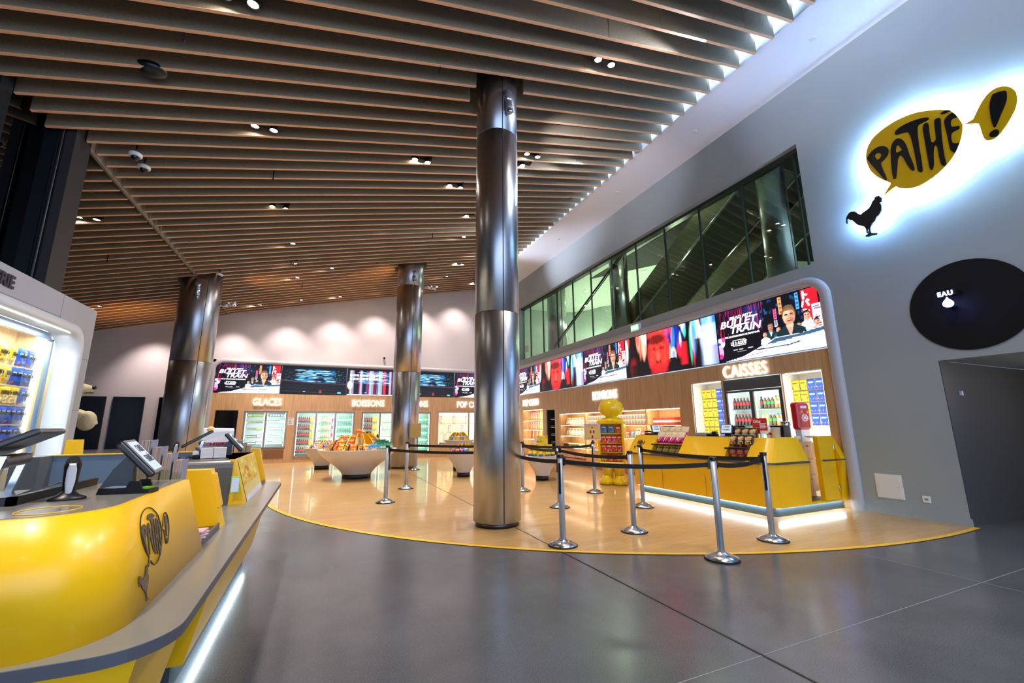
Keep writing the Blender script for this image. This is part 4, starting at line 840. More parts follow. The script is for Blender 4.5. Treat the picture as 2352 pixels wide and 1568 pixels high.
# ---------- right wall niches
def niche(label, y1, y0, z0, z1, D_, shelves, divs=(), m=woodl, name='display_niche', strip=ledw, en=40, lc='#ffe3b8', sideled=False):
    W, H = y1-y0, z1-z0; t = thing(name, label, 'shelf unit', (RW+.0, y1, z0), RR)
    b = B(); b.box(0, W, D_-.02, D_, 0, H); b.box(-.0, .015, .041, D_, 0, H); b.box(W-.015, W, .041, D_, 0, H); b.box(0, W, .041, D_, 0, .015); b.box(0, W, .041, D_, H-.015, H); b.obj('liner', m, t)
    for z, a, c in shelves: b = B(); b.box(a, c, .045, D_-.02, z-z0-.02, z-z0); b.obj('shelf', m, t); b = B(); b.box(a, c, .06, .075, z-z0-.028, z-z0-.02); b.obj('light_strip', strip, t)
    for d in divs: b = B(); b.box(d-.012, d+.012, .02, D_-.02, 0, H); b.obj('divider', m, t)
    b = B(); b.box(.03, W-.03, .05, .07, H-.03, H-.016); b.obj('light_strip', strip, t)
    if sideled:
        for xx in (.025, W-.025): b = B(); b.box(xx-.006, xx+.006, .05, .062, .1, H-.05); b.obj('light_strip', led, t)
    lamp('AREA', (W/2, .07, H*.55), en, lc, W*.85, H*.8, (R(90), 0, 0), parent=t, name='niche_lamp'); return t
niche('lit popcorn niche right of the foreground column', 16.3, 14.53, .2, 1.94, .5, [(1.52, 0, 1.77), (1.16, 0, 1.77), (.8, 0, 1.77)], en=12)
for s, z in enumerate((1.53, 1.17, .81, .45)):
    for i in range(10):
        k = 'pc_red' if i < 6 else 'pc_yel'
        if s > 1 and i % 2: continue
        put(k, (RW+.25, 16.2-.16*i-.05, z if s < 3 else .23), (R(-6), 0, RR), f'on the {ORD[s]} shelf of the popcorn niche', f'on the {ORD[s]} shelf of the popcorn niche', 'popcorn')
t = thing('tall_steel_rack', 'narrow dark alcove with empty wire trays between popcorn and candy', 'rack', (RW+.0, 14.24, .2), RR)
b = B(); b.box(0, .64, .48, .5, 0, 1.69); b.box(0, .02, .041, .5, 0, 1.69); b.box(.62, .64, .041, .5, 0, 1.69); b.box(0, .64, .041, .5, 1.67, 1.69); b.obj('housing', mat('rack_grey', '#4c5156', .35, .5), t)
for i in range(5): b = B(); b.box(.04, .6, .1, .48, .28*i+.2, .28*i+.215); b.tube([(.04, .1, .28*i+.26), (.6, .1, .28*i+.26)], .006, 6); b.obj('tray', chrome, t)
niche('long lit candy shelf unit behind the yellow display stand', 13.28, 7.65, .2, 1.72, .48, [(1.33, 0, 1.56), (.975, 0, 1.56), (.59, 0, 1.56), (1.33, 1.56, 4.43), (.98, 1.56, 4.43), (.59, 1.56, 4.43), (1.32, 4.43, 5.63), (.95, 4.43, 5.63)], divs=(1.56, 3.0, 4.43), en=24, name='candy_shelf_unit')
def jar_mesh(c1, c2, r=.055, h=.13):
    b = B(); b.lathe([(r*.92, 0), (r, .01), (r, h*.3), (r+.001, h*.3), (r+.001, h*.75), (r, h*.8), (r*.95, h*.85), (r*1.02, h*.85), (r*1.02, h)], 14, mis=[0, 0, 0, 1, 0, 0, 2, 2]); return b.mesh('sweet_jar', [mat('jar_'+c1[1:], c1, .25), mat('jar_'+c2[1:], c2, .4), mat('jar_lid', '#f4e8e0', .4)])
J = {'org': (jar_mesh('#e8835c', '#7a93a8'), 'orange sweet tub'), 'grn': (jar_mesh('#7ac030', '#e8f0d0'), 'green sweet tub'), 'amb': (jar_mesh('#c88a28', '#3a4a20'), 'amber sweet tub'), 'red': (jar_mesh('#d8301c', '#f0e8e0'), 'red sweet tub')}
def jar(k, y, z, x, where, group):
    me, lb = J[k]; o = bpy.data.objects.new('sweet_jar', me); C.objects.link(o); o.location = (x, y, z); o['label'] = f'{lb} {where}'; o['category'] = 'sweets'; o['group'] = f'{lb}s {group}'
for i in range(7):
    for k, z, s in (('sw_red', 1.332, 'top'), ('sw_blk', .977, 'second')): put(k, (RW+.2, 13.08-.205*i, z), (R(-18), 0, RR), f'on the {s} shelf of the left candy bay', f'on the {s} left candy shelf')
for i in range(12):
    jar('amb' if i < 8 else 'grn', 13.16-.12*i, .592, RW+.15, 'on the third shelf of the left bay of the candy unit', 'on the third left candy shelf')
    jar('red', 13.16-.12*i, .218, RW+.15, 'at the bottom of the left bay of the candy unit', 'at the bottom of the left candy bay')
for i in range(23):
    for lv in (0, 1): jar('org', 11.62-.122*i, 1.332+lv*.135, RW+.15, f'in the {"upper" if lv else "lower"} layer on the top middle shelf of the candy unit', 'stacked on the top middle candy shelf')
for i in range(13):
    k = ['sw_lb', 'sw_blk', 'sw_pink'][i % 3]; put(k, (RW+.2, 11.55-.21*i, .982), (R(-18), 0, RR), 'on the second shelf, middle bays, candy unit', 'on the second middle candy shelf')
    if i < 6: put('sw_mix', (RW+.2, 11.55-.21*i, .592), (R(-18), 0, RR), 'on the third shelf, middle bays, candy unit', 'on the third middle candy shelf')
pb = small_box('sweet_carton', .1, .06, .17, '#d8281c', '#f4e4dc')
for i in range(10):
    o = bpy.data.objects.new('sweet_carton', pb); C.objects.link(o); o.location = (RW+.2, 8.7-.107*i, 1.322); o.rotation_euler = (0, 0, RR+(RNG.rand()-.5)*.25); o['label'] = 'red and white candy carton in the row on the top right candy shelf'; o['category'] = 'sweets'; o['group'] = 'red cartons on the right candy shelf'
# alcoves beside the till fridge
for nm, y1, y0, lb in (('a', 7.25, 6.44, 'lit alcove of hanging chocolate bags left of the till fridge'), ('b', 5.14, 4.42, 'lit alcove of hanging chocolate bags right of the till fridge')):
    niche(lb, y1, y0, .02, 2.24, .55, [], en=4, lc='#f0f6ff', sideled=True, strip=led, name='peg_alcove', m=mat('alcove_white_oak', '#e6dcc8', .5))
def hooks(y, x, z, where):
    b = B(); b.tube([(0, 0, 0), (0, -.26, 0), (0, -.28, .02)], .005, 6); return b
peg = B(); peg.tube([(0, 0, 0), (0, -.26, 0), (0, -.28, .02)], .004, 6); pegm = peg.mesh('peg_hook', chrome)
def hook(loc, rz, label, group):
    o = bpy.data.objects.new('peg_hook', pegm); C.objects.link(o); o.location = loc; o.rotation_euler = (0, 0, rz); o['label'] = label; o['category'] = 'hook'; o['group'] = group
for r_ in range(6):
    for c_ in range(6):
        k = 'yel' if c_ < 3 else 'blu'; y = 7.17-.132*c_; z = 1.9-r_*.21
        put(k, (RW+.3, y, z), (0, 0, RR+(RNG.rand()-.5)*.3), f'in row {["one", "two", "three", "four", "five", "six"][r_]} of the alcove left of the till fridge', 'hanging in the alcove left of the till fridge', 'chocolate')
    for c_ in range(5):
        k = 'yel' if c_ < 2 else 'blu'; y = 5.06-.14*c_; z = 1.92-r_*.21
        if r_ >= 4 or (r_ == 3 and c_ not in (0, 2, 3)): continue
        put(k, (RW+.28, y, z), (0, 0, RR+(RNG.rand()-.5)*.4), f'in row {["one", "two", "three", "four"][r_]} of the alcove right of the till fridge', 'hanging in the alcove right of the till fridge', 'chocolate')
t = fridge('two-door grey till fridge full of bottles under the word CAISSES', (RW+.03, 6.38, .02), RR, 1.22, 2.2, 2, [.2, .62, .94, 1.27, 1.6], name='till_fridge', frame=dkgrey, tops=.22, en=11, col='#f2fbff')
PT_ = [['cola', 'colar', 'colar', 'colar', 'colar', 'colar', 'orange'], ['cola', 'tea', 'tea', 'tea', 'juice', 'juice', 'juice'], ['lemon', 'lemon', 'tea', 'tea', 'juice', 'juice', 'juice'], ['green', 'green', 'green', 'green', 'clear', 'clear', 'green']]
for s in range(4):
    for d in range(2):
        row = PT_[0] if d == 0 else PT_[min(s+1, 3)]
        if s == 3 and d == 0: continue
        for i, k in enumerate(row):
            setbottle(k, (RW+.2, 6.38-(.07+d*.6+.075*i), .02+[1.6, 1.27, .94, .62][s]), f'on {ORD[s]} shelf, {"left" if d == 0 else "right"} door, till fridge', f'on the {ORD[s]} shelf behind the {"left" if d == 0 else "right"} till fridge door')
# worker-side drawers, coffee machine, cereal dispenser by the opening
t = thing('drawer_cabinet', 'low oak drawer cabinet behind the gap in the right counter', 'cabinet', (7.1, 4.7, .1), 0)
b = B(); b.box(-.0, .6, 0, .5, .12, .92); b.box(0, .6, .05, .5, 0, .12); b.obj('carcass', woodf, t)
for i in range(3):
    b = B(); b.box(.005, .595, -.018, 0, .13+i*.26, .38+i*.26); d = b.obj('drawer', woodf, t); b = B(); b.lathe([(.012, 0), (.014, .012), (.008, .02)], 12, (.42, -.03, .32+i*.26)); b.obj('knob', chrome, d)
t = thing('coffee_machine', 'black and silver coffee machine on the drawer cabinet', 'coffee machine', (7.22, 4.85, 1.02), 0)
b = B(); b.box(-.06, .1, -.05, .2, 0, .27, bev=.01); b.obj('body', black, t); b = B(); b.lathe([(.07, 0), (.075, .01), (.075, .07), (.06, .08)], 24, (-.0, -.04, .26)); b.obj('silver_head', chrome, t)
b = B(); b.box(.1, .17, -.02, .2, 0, .26, bev=.01); b.obj('water_tank', mat('tank_grey', '#b8bcc0', .2), t); b = B(); b.box(-.07, .06, -.14, -.05, 0, .04); b.obj('drip_tray', alu, t)
for i in range(2): b = B(); b.lathe([(.025, 0), (.034, .09)], 16); b.obj('paper_cup', white, None, (7.42+.07*i, 4.78, 1.02), label='white paper cup between the coffee machine and the red dispenser'+(', nearer the machine' if i == 0 else ', nearer the dispenser'), cat='cup', group='paper cups by the coffee machine')
t = thing('red_dispenser', 'tall red snack dispenser standing at the right end of the tills', 'dispenser', (7.58, 4.72, 1.02), 0)
rp = mat('dispenser_red', '#d0121e', .25); b = B(); b.box(-.15, .16, -.02, .12, .2, .66, bev=.03); b.obj('tank', rp, t); b = B(); b.box(-.1, .12, 0, .1, 0, .2); b.obj('stand', white, t)
pk = Pic(26, 40, '#c8101c'); pk.ell(.5, .42, .34, .14, '#ffffff'); pk.ell(.5, .42, .3, .11, '#d0121e'); crumbs(pk, ['#5a2a14', '#7a3a1c'], 16, .05, .25, .05); pk.rect(.15, .8, .82, .92, '#c8d8ec'); crumbs(pk, ['#6a3418', '#e09a40'], 6, .58, .7, .07)
link('front_print', pk.grid('front_print', .25, .4, CARD), t, (-.12, -.024, .23)); text("KitKat", .075, white, t, (.005, -.03, .375), sx=.8, bold=.003, depth=.003, align='CENTER')
b = B(); b.lathe([(.06, .0), (.09, .02), (.085, .03)], 20, (-.05, -.12, .07), sx=1.3); b.obj('catch_tray', white, t)
t = thing('office_chair', 'black office chair standing behind the tills between the popcorn and the second screen', 'chair', (7.05, 5.7, 0), R(-70)); b = B(); b.lathe([(.02, .1), (.025, .1), (.025, .5)], 10); b.obj('gas_lift', chrome, t)
b = B()
for k in range(5): b.tube([(0, 0, .1), (.28*math.cos(k*1.256), .28*math.sin(k*1.256), .04)], .02, 6)
b.obj('base', black, t); b = B(); b.box(-.23, .23, -.22, .22, .5, .57, bev=.03); b.obj('seat', blackm, t); b = B(); n_ = 9
b.loft([[(-.2*math.sin(PI*(k+1)/(n_+1))**.4, .22+.0*k, .72+.57*k/(n_-1)), (.2*math.sin(PI*(k+1)/(n_+1))**.4, .22, .72+.57*k/(n_-1)), (.2*math.sin(PI*(k+1)/(n_+1))**.4, .27, .72+.57*k/(n_-1)), (-.2*math.sin(PI*(k+1)/(n_+1))**.4, .27, .72+.57*k/(n_-1))] for k in range(n_)]); b.obj('backrest', blackm, t)
b = B(); b.box(-.02, .02, .24, .26, .5, .8); b.obj('back_bar', black, t)
# ---------- white kiosk at the left with lit window
kz = 3.165; kx = -3.38
t = kiosk = thing('confectionery_kiosk', 'white panelled kiosk with lit rounded shop window at the left edge', 'kiosk', (kx, 8.67, 0), PI/2)
# local: x -> world +Y (so window is at negative x), -y -> world +X
def rrect(x0, x1, z0, z1, r, n=8, only='tr'):
    pts = [(x0, z0), (x1, z0)]
    for i in range(n+1): a = PI/2*i/n; pts.append((x1-r+r*math.cos(a), z1-r+r*math.sin(a)))
    pts.append((x0, z1)); return pts
ox0, ox1, oz0, oz1 = -4.6, -.33, .3, 2.72
hole = rrect(ox0, ox1, oz0, oz1, .3, 10)
b = B(); full = [(-4.8, 0), (0, 0), (0, kz), (-4.8, kz)]
me = outline([full, hole], .06, 'panelling', greyp); o = link('panelling', me, t, (0, .03, 0))
b = B(); b.box(-4.8, 0, .06, .9, kz-.05, kz); b.box(-.06, 0, .06, .9, 0, kz-.05); b.box(-4.8, -.06, .86, .9, 0, kz-.05); b.obj('body_shell', greyp, t)
# rounded rim going inwards
rim = hole[1:-1]; rim = [hole[0]]+hole[1:]
def ring_off(off, y): return [(p[0]-off*(1 if i > 0 and i < len(hole)-1 else 0), y, p[1]-(off if i > 1 else 0)) for i, p in enumerate(hole)]
b = B(); b.smooth = True; prof = [(-.11, -.0), (-.1, -.012), (-.06, -.03), (-.02, -.03), (.0, -.015), (.02, .02), (.03, .1), (.03, .22), (.035, .24)]
b.loft([ring_off(o_, y_) for o_, y_ in prof], closed=False, caps=False); b.obj('rounded_rim', white, t)
b = B()
for x in (-.97, -2.6): b.box(x, x+.006, -.001, .001, 2.8, kz)
b.box(-.33+.1, 0, -.001, .001, 2.37, 2.376); b.box(-.33+.1, 0, -.001, .001, 1.6, 1.606); b.box(-4.8, -.95, -.001, .001, 2.838, 2.843); b.obj('panel_joint', dkgrey, t)
b = B(); b.box(-4.7, -.1, .8, .84, .3, 2.9); b.box(-.12, -.06, .25, .84, .3, 2.9); b.box(-4.7, -.06, .25, .84, 2.76, 2.8); b.obj('oak_lining', woodl, t)
b = B(); b.box(-4.6, -.12, .262, .27, .3, 2.58); b.obj('glass_front', gl_clear, t); b = B(); b.box(-4.6, -.42, .25, .3, 2.58, 2.68); b.box(-.46, -.42, .25, .3, .3, 2.6); b.obj('glass_rail', mat('rail_blue_grey', '#9fb3c8', .3, .6), t)
b = B(); b.box(-4.5, -.1, .27, .29, 2.7, 2.715); b.obj('light_strip', led, t); b = B(); b.box(-.14, -.12, .5, .53, .5, 2.72); b.obj('light_strip', led, t)
b = B(); b.box(-4.6, -.34, .02, .035, 2.69, 2.7); b.obj('light_strip', mat('led_soft', '#ffffff', .5, emit='#dff0ff', es=2.5), t)
lamp('AREA', (-2.2, .45, 2.68), 45, '#eef6ff', 4, .3, (0, 0, 0), parent=t, name='kiosk_lamp'); lamp('AREA', (-2.2, .1, 2.66), 9, '#dcecff', 4, .1, (0, 0, 0), parent=t, name='kiosk_lamp')
text('CONFISERIE', .2, mat('kiosk_letter', '#3a3038', .5), t, (-2.02, -.004, 2.93), 'lettering', .03, .9, .006, 'RIGHT')
b = B(); b.box(-4.6, -.5, .3, .8, .82, .86); b.obj('shelf', white, t)
for r_ in range(5):
    for c_ in range(5):
        x = 8.36-.03*r_*(r_ < 2)-.205*c_; z = 2.19-.262*r_; k = 'bigb' if (c_ < 2 and r_ < 3) or (r_ >= 3) else 'bigy'
        if r_ == 2 and c_ == 1: k = 'bigy'
        if r_ == 1 and c_ == 1: k = 'bigb'
        o = put(k, (-3.9, x, z), (R(4), 0, PI/2+(RNG.rand()-.5)*.5), f'in row {["one", "two", "three", "four", "five"][r_]} of the kiosk window, {["first", "second", "third", "fourth", "fifth"][c_]} from its right', 'in the kiosk window', 'chocolate')
        text("m&m's", .075, mat('choc_brown', '#2a1208', .5), o, (0, -.03, .125), 'lettering', .002, .85, .003, 'CENTER')
        if c_ < 2: hook((-4.17, x+.05, z+.26), PI/2, f'chrome peg hook in row {r_+1} of the kiosk window', 'peg hooks in the kiosk window')
# ---------- polar bear figure behind the kiosk
t = thing('polar_bear_figure', 'cream polar bear figure peeking out from behind the kiosk', 'figure', (-4.43, 10.7, .04), R(100))
fur = mat('cream_fur', '#d8c9a0', .9); tn, n, l, bs = nt(fur); bump(fur, noise(fur, mapping(fur), 45, 4), .5, .02)
b = B(); b.smooth = True
b.ball((-.1, .65, .9), .55, 20, 14, sc=(.9, .9, 1.5)); b.ball((-.1, .3, 1.95), .3, 20, 14, sc=(.9, 1, .9)); b.tube([(-.1, .15, 1.93), (-.1, -.1, 1.98), (-.1, -.3, 2.02), (-.1, -.4, 2.03)], [.24, .17, .11, .06], 16)
b.ball((-.1, -.26, 2.0), .12, 14, 10, sc=(.9, 1.2, .8)); b.tube([(.25, .4, 1.3), (.28, .1, 1.45), (.22, -.22, 1.52), (.2, -.37, 1.44), (.2, -.42, 1.34)], [.2, .16, .14, .14, .1], 14); b.ball((.2, -.34, 1.44), .15, 14, 10, sc=(1, 1, 1.25))
for s in (-1, 1): b.ball((-.1+s*.22, .4, 2.18), .08, 10, 8); b.ball((-.1+s*.28, .5, .12), .2, 14, 10, sc=(1, 1.3, .6))
b.obj('body', fur, t); b = B(); b.ball((-.1, -.42, 2.06), .045, 12, 8, sc=(1.2, .8, .8)); b.obj('nose', black, t); b = B(); b.tube([(-.19, -.2, 1.94), (-.17, -.36, 1.955), (-.1, -.42, 1.96), (-.03, -.36, 1.955)], .01, 6); b.obj('mouth', black, t)

# ---------- left counter island
ZL, ZT = .75, 1.085
t = counter = thing('left_counter', 'long yellow ticket counter with grey ledge filling the lower left corner', 'counter', (0, 0, 0))
def cornered(x_out, y_near, y_far, x_back, rad, n=10):
    pts = [(x_back, y_near), (x_out-rad, y_near)]
    for i in range(1, n+1): a = -PI/2+PI/2*i/n; pts.append((x_out-rad+rad*math.cos(a), y_near+rad+rad*math.sin(a)))
    pts += [(x_out, y_far), (x_back, y_far)]; return pts
def loftpoly(b, polys, mi=None): b.loft([[(x, y, z) for x, y in p] for p, z in polys], mi)
ledge = [(-2.6, 1.64), (-.95, 1.585)]
for i in range(0, 11): a = -PI/2+PI/2*i/10; ledge.append((-.335-.17+.17*math.cos(a), 1.57+.17+.17*math.sin(a)))
ledge += [(-.335, 5.35), (-.37, 5.46), (-.45, 5.5), (-.98, 5.5), (-.98, 2.7), (-2.6, 2.7)]
b = B(); b.prism(ledge, ZL-.002, ZL); l1 = b.obj('grey_ledge', grey_top, t)
b = B(); b.prism(ledge, ZL-.035, ZL-.002); b.obj('ledge_edge', dark_strip, t)
# pod 1 (lower corner in the foreground)
base = cornered(-.482, 1.60, 2.655, -1.5, .2); top = cornered(-.562, 1.69, 2.60, -1.5, .17)
base[0] = (-2.5, 1.66); top[0] = (-2.5, 1.74); base[-1] = (-.92, 2.655); top[-1] = (-.90, 2.60); base.append((-2.5, 2.0)); top.append((-2.5, 2.0)); base.insert(-1, (-.92, 2.0)); top.insert(-1, (-.9, 2.0))
b = B(); b.smooth = False; loftpoly(b, [(base, ZL), (top, ZT)]); pod = b.obj('yellow_pod', yel, t)
for p in pod.data.polygons: p.use_smooth = len(p.vertices) == 4 and abs(p.normal.z) < .6
inner = [(x-(.018 if i > 1 else 0), y+(.018 if i < 13 else -.018)) for i, (x, y) in enumerate(top)]
b = B(); b.prism([(p[0], p[1]) for p in inner], ZT-.01, ZT+.002); b.obj('grey_worktop', grey_top, t)
b = B(); b.box(-2.4, -.885, 1.97, 1.99, ZT-.0, ZT+.03); b.box(-.905, -.885, 1.97, 2.55, ZT, ZT+.03); b.obj('black_back_bar', black, t)
b = B(); b.tube([(-.735+.072*math.cos(a), 1.82+.075*math.sin(a), ZT+.003) for a in [2*PI*i/40 for i in range(41)]], .0016, 6, cap=False); b.obj('yellow_oval_inlay', yel, t)
b = B(); b.add([(-.8, 1.601, ZL), (-.797, 1.6, ZL), (-.797, 1.689, ZT), (-.8, 1.689, ZT)], [(0, 1, 2, 3)]); b.obj('panel_joint', mat('joint_amber', '#a87800', .5), t)
sl = math.atan2(.08, ZT-ZL)
emblem(t, (-.532, 2.035, .965), .36, (-sl, 0, PI/2), squash=1.)
def podblock(y0, y1, x0=-.49, xt=-.575, xb=-.9, m=yel, zt=ZT, nm='yellow_pod', worktop=True):
    b = B(); b.hexa([(xb, y0, ZL), (x0, y0, ZL), (x0, y1, ZL), (xb, y1, ZL), (xb, y0+.02, zt), (xt, y0+.02, zt), (xt, y1-.02, zt), (xb, y1-.02, zt)]); o = b.obj(nm, m, t)
    if worktop: b = B(); b.box(xb+.0, xt-.018, y0+.04, y1-.04, zt-.01, zt+.002); b.obj('grey_worktop', grey_top, t)
    return o
podblock(3.11, 3.25, xb=-.72, worktop=False); podblock(5.4, 5.5, xb=-.75, zt=ZT+.02, worktop=False)
b = B(); b.hexa([(-.62, 4.0, ZL), (-.49, 4.0, ZL), (-.49, 5.13, ZL), (-.9, 5.13, ZL), (-.62, 4.02, ZT), (-.59, 4.02, ZT), (-.59, 5.12, ZT), (-.9, 5.12, ZT)]); b.obj('yellow_pod', yel, t)
# rounded grey end of the far desk
prof = [(4.0, ZL)]+[(4.0+.06-.06*math.cos(PI/2*i/6), ZT-.06+.06*math.sin(PI/2*i/6)) for i in range(7)]+[(5.1, ZT), (5.1, ZL)]
b = B(); b.smooth = False; b.loft([[(-.92, y, z) for y, z in prof], [(-.595, y, z) if z > ZL+.2 else (-.6+0*.1, y, z) for y, z in prof]]); b.obj('grey_worktop', mat('grey_charcoal_top', '#5d5c59', .25), t)
# display bin between the pods
for y0, y1 in ((2.66, 3.11), (5.13, 5.4)):
    b = B(); b.box(-.9, -.5, y0, y1, ZL, ZL+.02); b.obj('display_bin', mat('bin_brown', '#4a3a20', .4), t); b = B(); b.box(-.505, -.495, y0, y1, ZL, ZL+.035); b.obj('bin_lip', dark_strip, t)
    b = B(); b.box(-.92, -.9, y0, y1, ZL, ZT-.04); b.obj('bin_back', yel, t)
b = B(); b.hexa([(-.53, 3.13, .87), (-.508, 3.13, .87), (-.508, 3.23, .87), (-.53, 3.23, .87), (-.57, 3.14, 1.06), (-.555, 3.14, 1.06), (-.555, 3.22, 1.06), (-.57, 3.22, 1.06)]); b.obj('yellow_plate', yel2, t)
ep = link('plate', None, t); bpy.data.objects.remove(ep)
# body below the ledge: two blocks with a dark leg gap, undercut
for y0, y1, nm in ((1.66, 2.36, 'a'), (2.95, 5.3, 'b')):
    yn0 = y0+.1; b = B(); b.hexa([(-2.4, yn0 if nm == 'a' else y0, .13), (-.56, yn0, .13), (-.56, y1-.02, .13), (-2.4 if nm == 'a' else -1., y1, .13), (-2.4, y0, ZL-.036), (-.42, y0, ZL-.036), (-.42, y1, ZL-.036), (-2.4 if nm == 'a' else -1., y1, ZL-.036)] if nm == 'a' else
      [(-1., y0, .13), (-.56, y0, .13), (-.56, y1+.1, .13), (-1., y1+.1, .13), (-1., y0, ZL-.036), (-.42, y0, ZL-.036), (-.42, y1, ZL-.036), (-1., y1, ZL-.036)]); b.obj('yellow_body', yel, t)
    b = B(); b.box(-2.3 if nm == 'a' else -.98, -.61, y0+.12 if nm == 'a' else y0, y1, 0, .13); b.obj('toe_kick', mat('toe_kick', '#3e4c52', .4), t)
    b = B(); b.box(-.602, -.585, y0+.1, y1-.02, .12, .128); b.obj('light_strip', mat('led_floor', '#ffffff', .5, emit='#bfe4ff', es=15), t)
b = B(); b.box(-1, -.95, 2.37, 2.94, 0, ZL-.036); b.obj('modesty_panel', black, t)
b = B(); b.box(-2.35, -.95, 5.72, 5.78, 0, 1.07); b.obj('rear_panel', mat('laminate_blue_reflection', '#6d8298', .25), t); b = B(); b.box(-2.36, -.95, 5.71, 5.79, 1.07, 1.08); b.obj('rear_edge', yel, t); b = B(); b.box(-2.55, -2.35, 5.5, 5.78, 0, 1.075); b.obj('rear_end', dkgrey, t)  # rear panel: dark grey laminate with its blue reflection put into the colour
b = B(); b.box(-1.7, -.93, 2.05, 3.1, .82, .86); b.box(-1.68, -.95, 2.1, 3.05, .05, .82); b.obj('staff_desk', white, t)
t2 = thing('yellow_partition', 'yellow partition edge standing behind the kiosk corner', 'partition', (-3.1, 8.1, 0)); b = B(); b.hexa([(-.12, -.03, 0), (.12, -.03, 0), (.12, .03, 0), (-.12, .03, 0), (-.12, -.03, 1.18), (.05, -.03, 1.18), (.05, .03, 1.18), (-.12, .03, 1.18)]); b.obj('panel', yel2, t2)
# ---------- desk items
def quadslab(P_, th, n):   # thick slab from 4 corner points and a normal
    n = Vector(n).normalized()*th; P_ = [Vector(p) for p in P_]; return [tuple(p) for p in P_]+[tuple(p+n) for p in P_]
def custdisplay(c, az, label, W=.25, H=.17, tilt=R(48), size=.05):
    t = thing('customer_display', label, 'screen', c, az, 'customer displays on the counters')
    Rm = Matrix.Translation((0, 0, .12))@Matrix.Rotation(-tilt, 4, 'X')
    def pt(nm, bb, m, par=t): me = bb.mesh(nm, m); me.transform(Rm); return link(nm, me, par)
    b = B(); b.box(-W/2, W/2, 0, .028, -H/2, H/2, bev=.008); pt('housing', b, black)
    b = B(); b.box(-W/2+.004, W/2-.004, -.004, 0, -H/2+.004, H/2-.004); pt('bezel', b, mat('bezel_grey', '#77736e', .4))
    b = B(); b.box(-W/2+.02, W/2-.02, -.006, -.003, -H/2+.016, H/2-.016); p = pt('display', b, mat('display_pale', '#000000', .4, emit='#aebccb', es=.75))
    for i, s in enumerate(('CAISSE', 'FERMÉE')):
        o = text(s, H*.26, mat('display_text', '#4a4a50', .5), p, (0, 0, 0), 'lettering', .001, .8, .001, 'CENTER'); o.data.transform(Matrix.Translation((0, -.008, H*.12-i*H*.3))); o.data.transform(Rm)
    b = B(); b.loft([[(-.05, .02, 0), (.05, .02, 0), (.05, .12, 0), (-.05, .12, 0)], [(-.035, .025, .07), (.035, .025, .07), (.035, .09, .07), (-.035, .09, .07)], [(-.03, .01, .13), (.03, .01, .13), (.03, .04, .14), (-.03, .04, .14)]]); b.obj('stand', black, t)
    return t
custdisplay((-.70, 2.43, ZT+.005), PI/2+R(8), 'customer display reading CAISSE FERMÉE on the near left counter', .22, .19, R(42))
custdisplay((-.69, 4.65, ZT+.005), PI/2+R(5), 'customer display on the far end of the left counter, before the paper bag', .24, .2, R(42))
def opmonitor(c, az, label, sc=1., tilt=55, arms=True):
    t = thing('till_monitor', label, 'monitor', c, az, 'staff monitors on the counters')
    Rm = Matrix.Translation((0, 0, .14*sc))@Matrix.Rotation(R(-tilt), 4, 'X')
    b = B(); b.box(-.17*sc, .17*sc, -.01, .012, -.13*sc, .13*sc, bev=.006); me = b.mesh('screen_panel', [mat('monitor_back', '#2c2d2f', .3)]); me.transform(Rm); link('screen_panel', me, t)
    b = B(); b.box(-.155*sc, .155*sc, -.012, -.01, -.115*sc, .115*sc); me = b.mesh('display', black); me.transform(Rm); link('display', me, t)
    b = B(); b.tube([(-.13*sc, .03, .1*sc), (.13*sc, .03, .1*sc)], .022*sc, 12); b.obj('hinge_bar', black, t)
    if arms:
        for s in (-1, 1): b = B(); b.hexa([(s*.12*sc-.016, .0, -.02), (s*.12*sc+.016, .0, -.02), (s*.12*sc+.016, .02, -.02), (s*.12*sc-.016, .02, -.02), (s*.12*sc-.016, .03, .12*sc), (s*.12*sc+.016, .03, .12*sc), (s*.12*sc+.016, .05, .12*sc), (s*.12*sc-.016, .05, .12*sc)]); b.obj('arm', chrome, t)
    else: b = B(); b.box(-.05, .05, 0, .05, 0, .1*sc); b.obj('stand', black, t)
    b = B(); b.box(-.16*sc, .16*sc, -.06, .06, -.03, -.015); b.obj('foot', black, t)
    return t
opmonitor((-1.03, 2.16, ZT+.03), R(-78), 'dark tilted staff monitor on chrome arms at the left edge', 1.05, 62)
opmonitor((-.93, 4.42, ZT+.03), R(-80), 'tilted staff monitor farther along the left counter', .9, 58)
def scanner(c, az, label, s=1.):
    t = thing('barcode_scanner', label, 'scanner', c, az, 'barcode scanners on the left counter')
    b = B(); b.smooth = True; b.tube([(0, .02*s, .015*s), (0, 0, .05*s), (.0, -.012*s, .09*s), (.0, -.035*s, .12*s), (0, -.06*s, .135*s)], [.016*s, .019*s, .021*s, .023*s, .017*s], 14); b.obj('body', black, t)
    b = B(); b.smooth = True; b.tube([(0, -.008*s, .02*s), (0, -.022*s, .06*s), (0, -.045*s, .1*s), (0, -.066*s, .125*s)], [.008*s, .013*s, .013*s, .009*s], 10); b.obj('window', white, t)
    b = B(); b.lathe([(.05*s, 0), (.048*s, .006*s), (.03*s, .014*s), (.014*s, .03*s)], 24, sy=.7); b.obj('foot', black, t)
    b = B(); b.tube([(0, .015*s, .03*s), (0, .08*s, .05*s), (-.03*s, .18*s, .045*s), (-.1*s, .3*s, .0*s)], .0028*s, 6); b.obj('cable', black, t); return t
scanner((-.79, 2.06, ZT+.003), R(20), 'black barcode scanner standing on the near grey worktop', 1.)
scanner((-1.06, 4.35, ZT+.003), R(20), 'black barcode scanner standing far along the left counter', .9)
t = thing('card_terminal', 'black card payment terminal on the near grey worktop', 'card terminal', (-.655, 2.16, ZT+.003), R(-12))
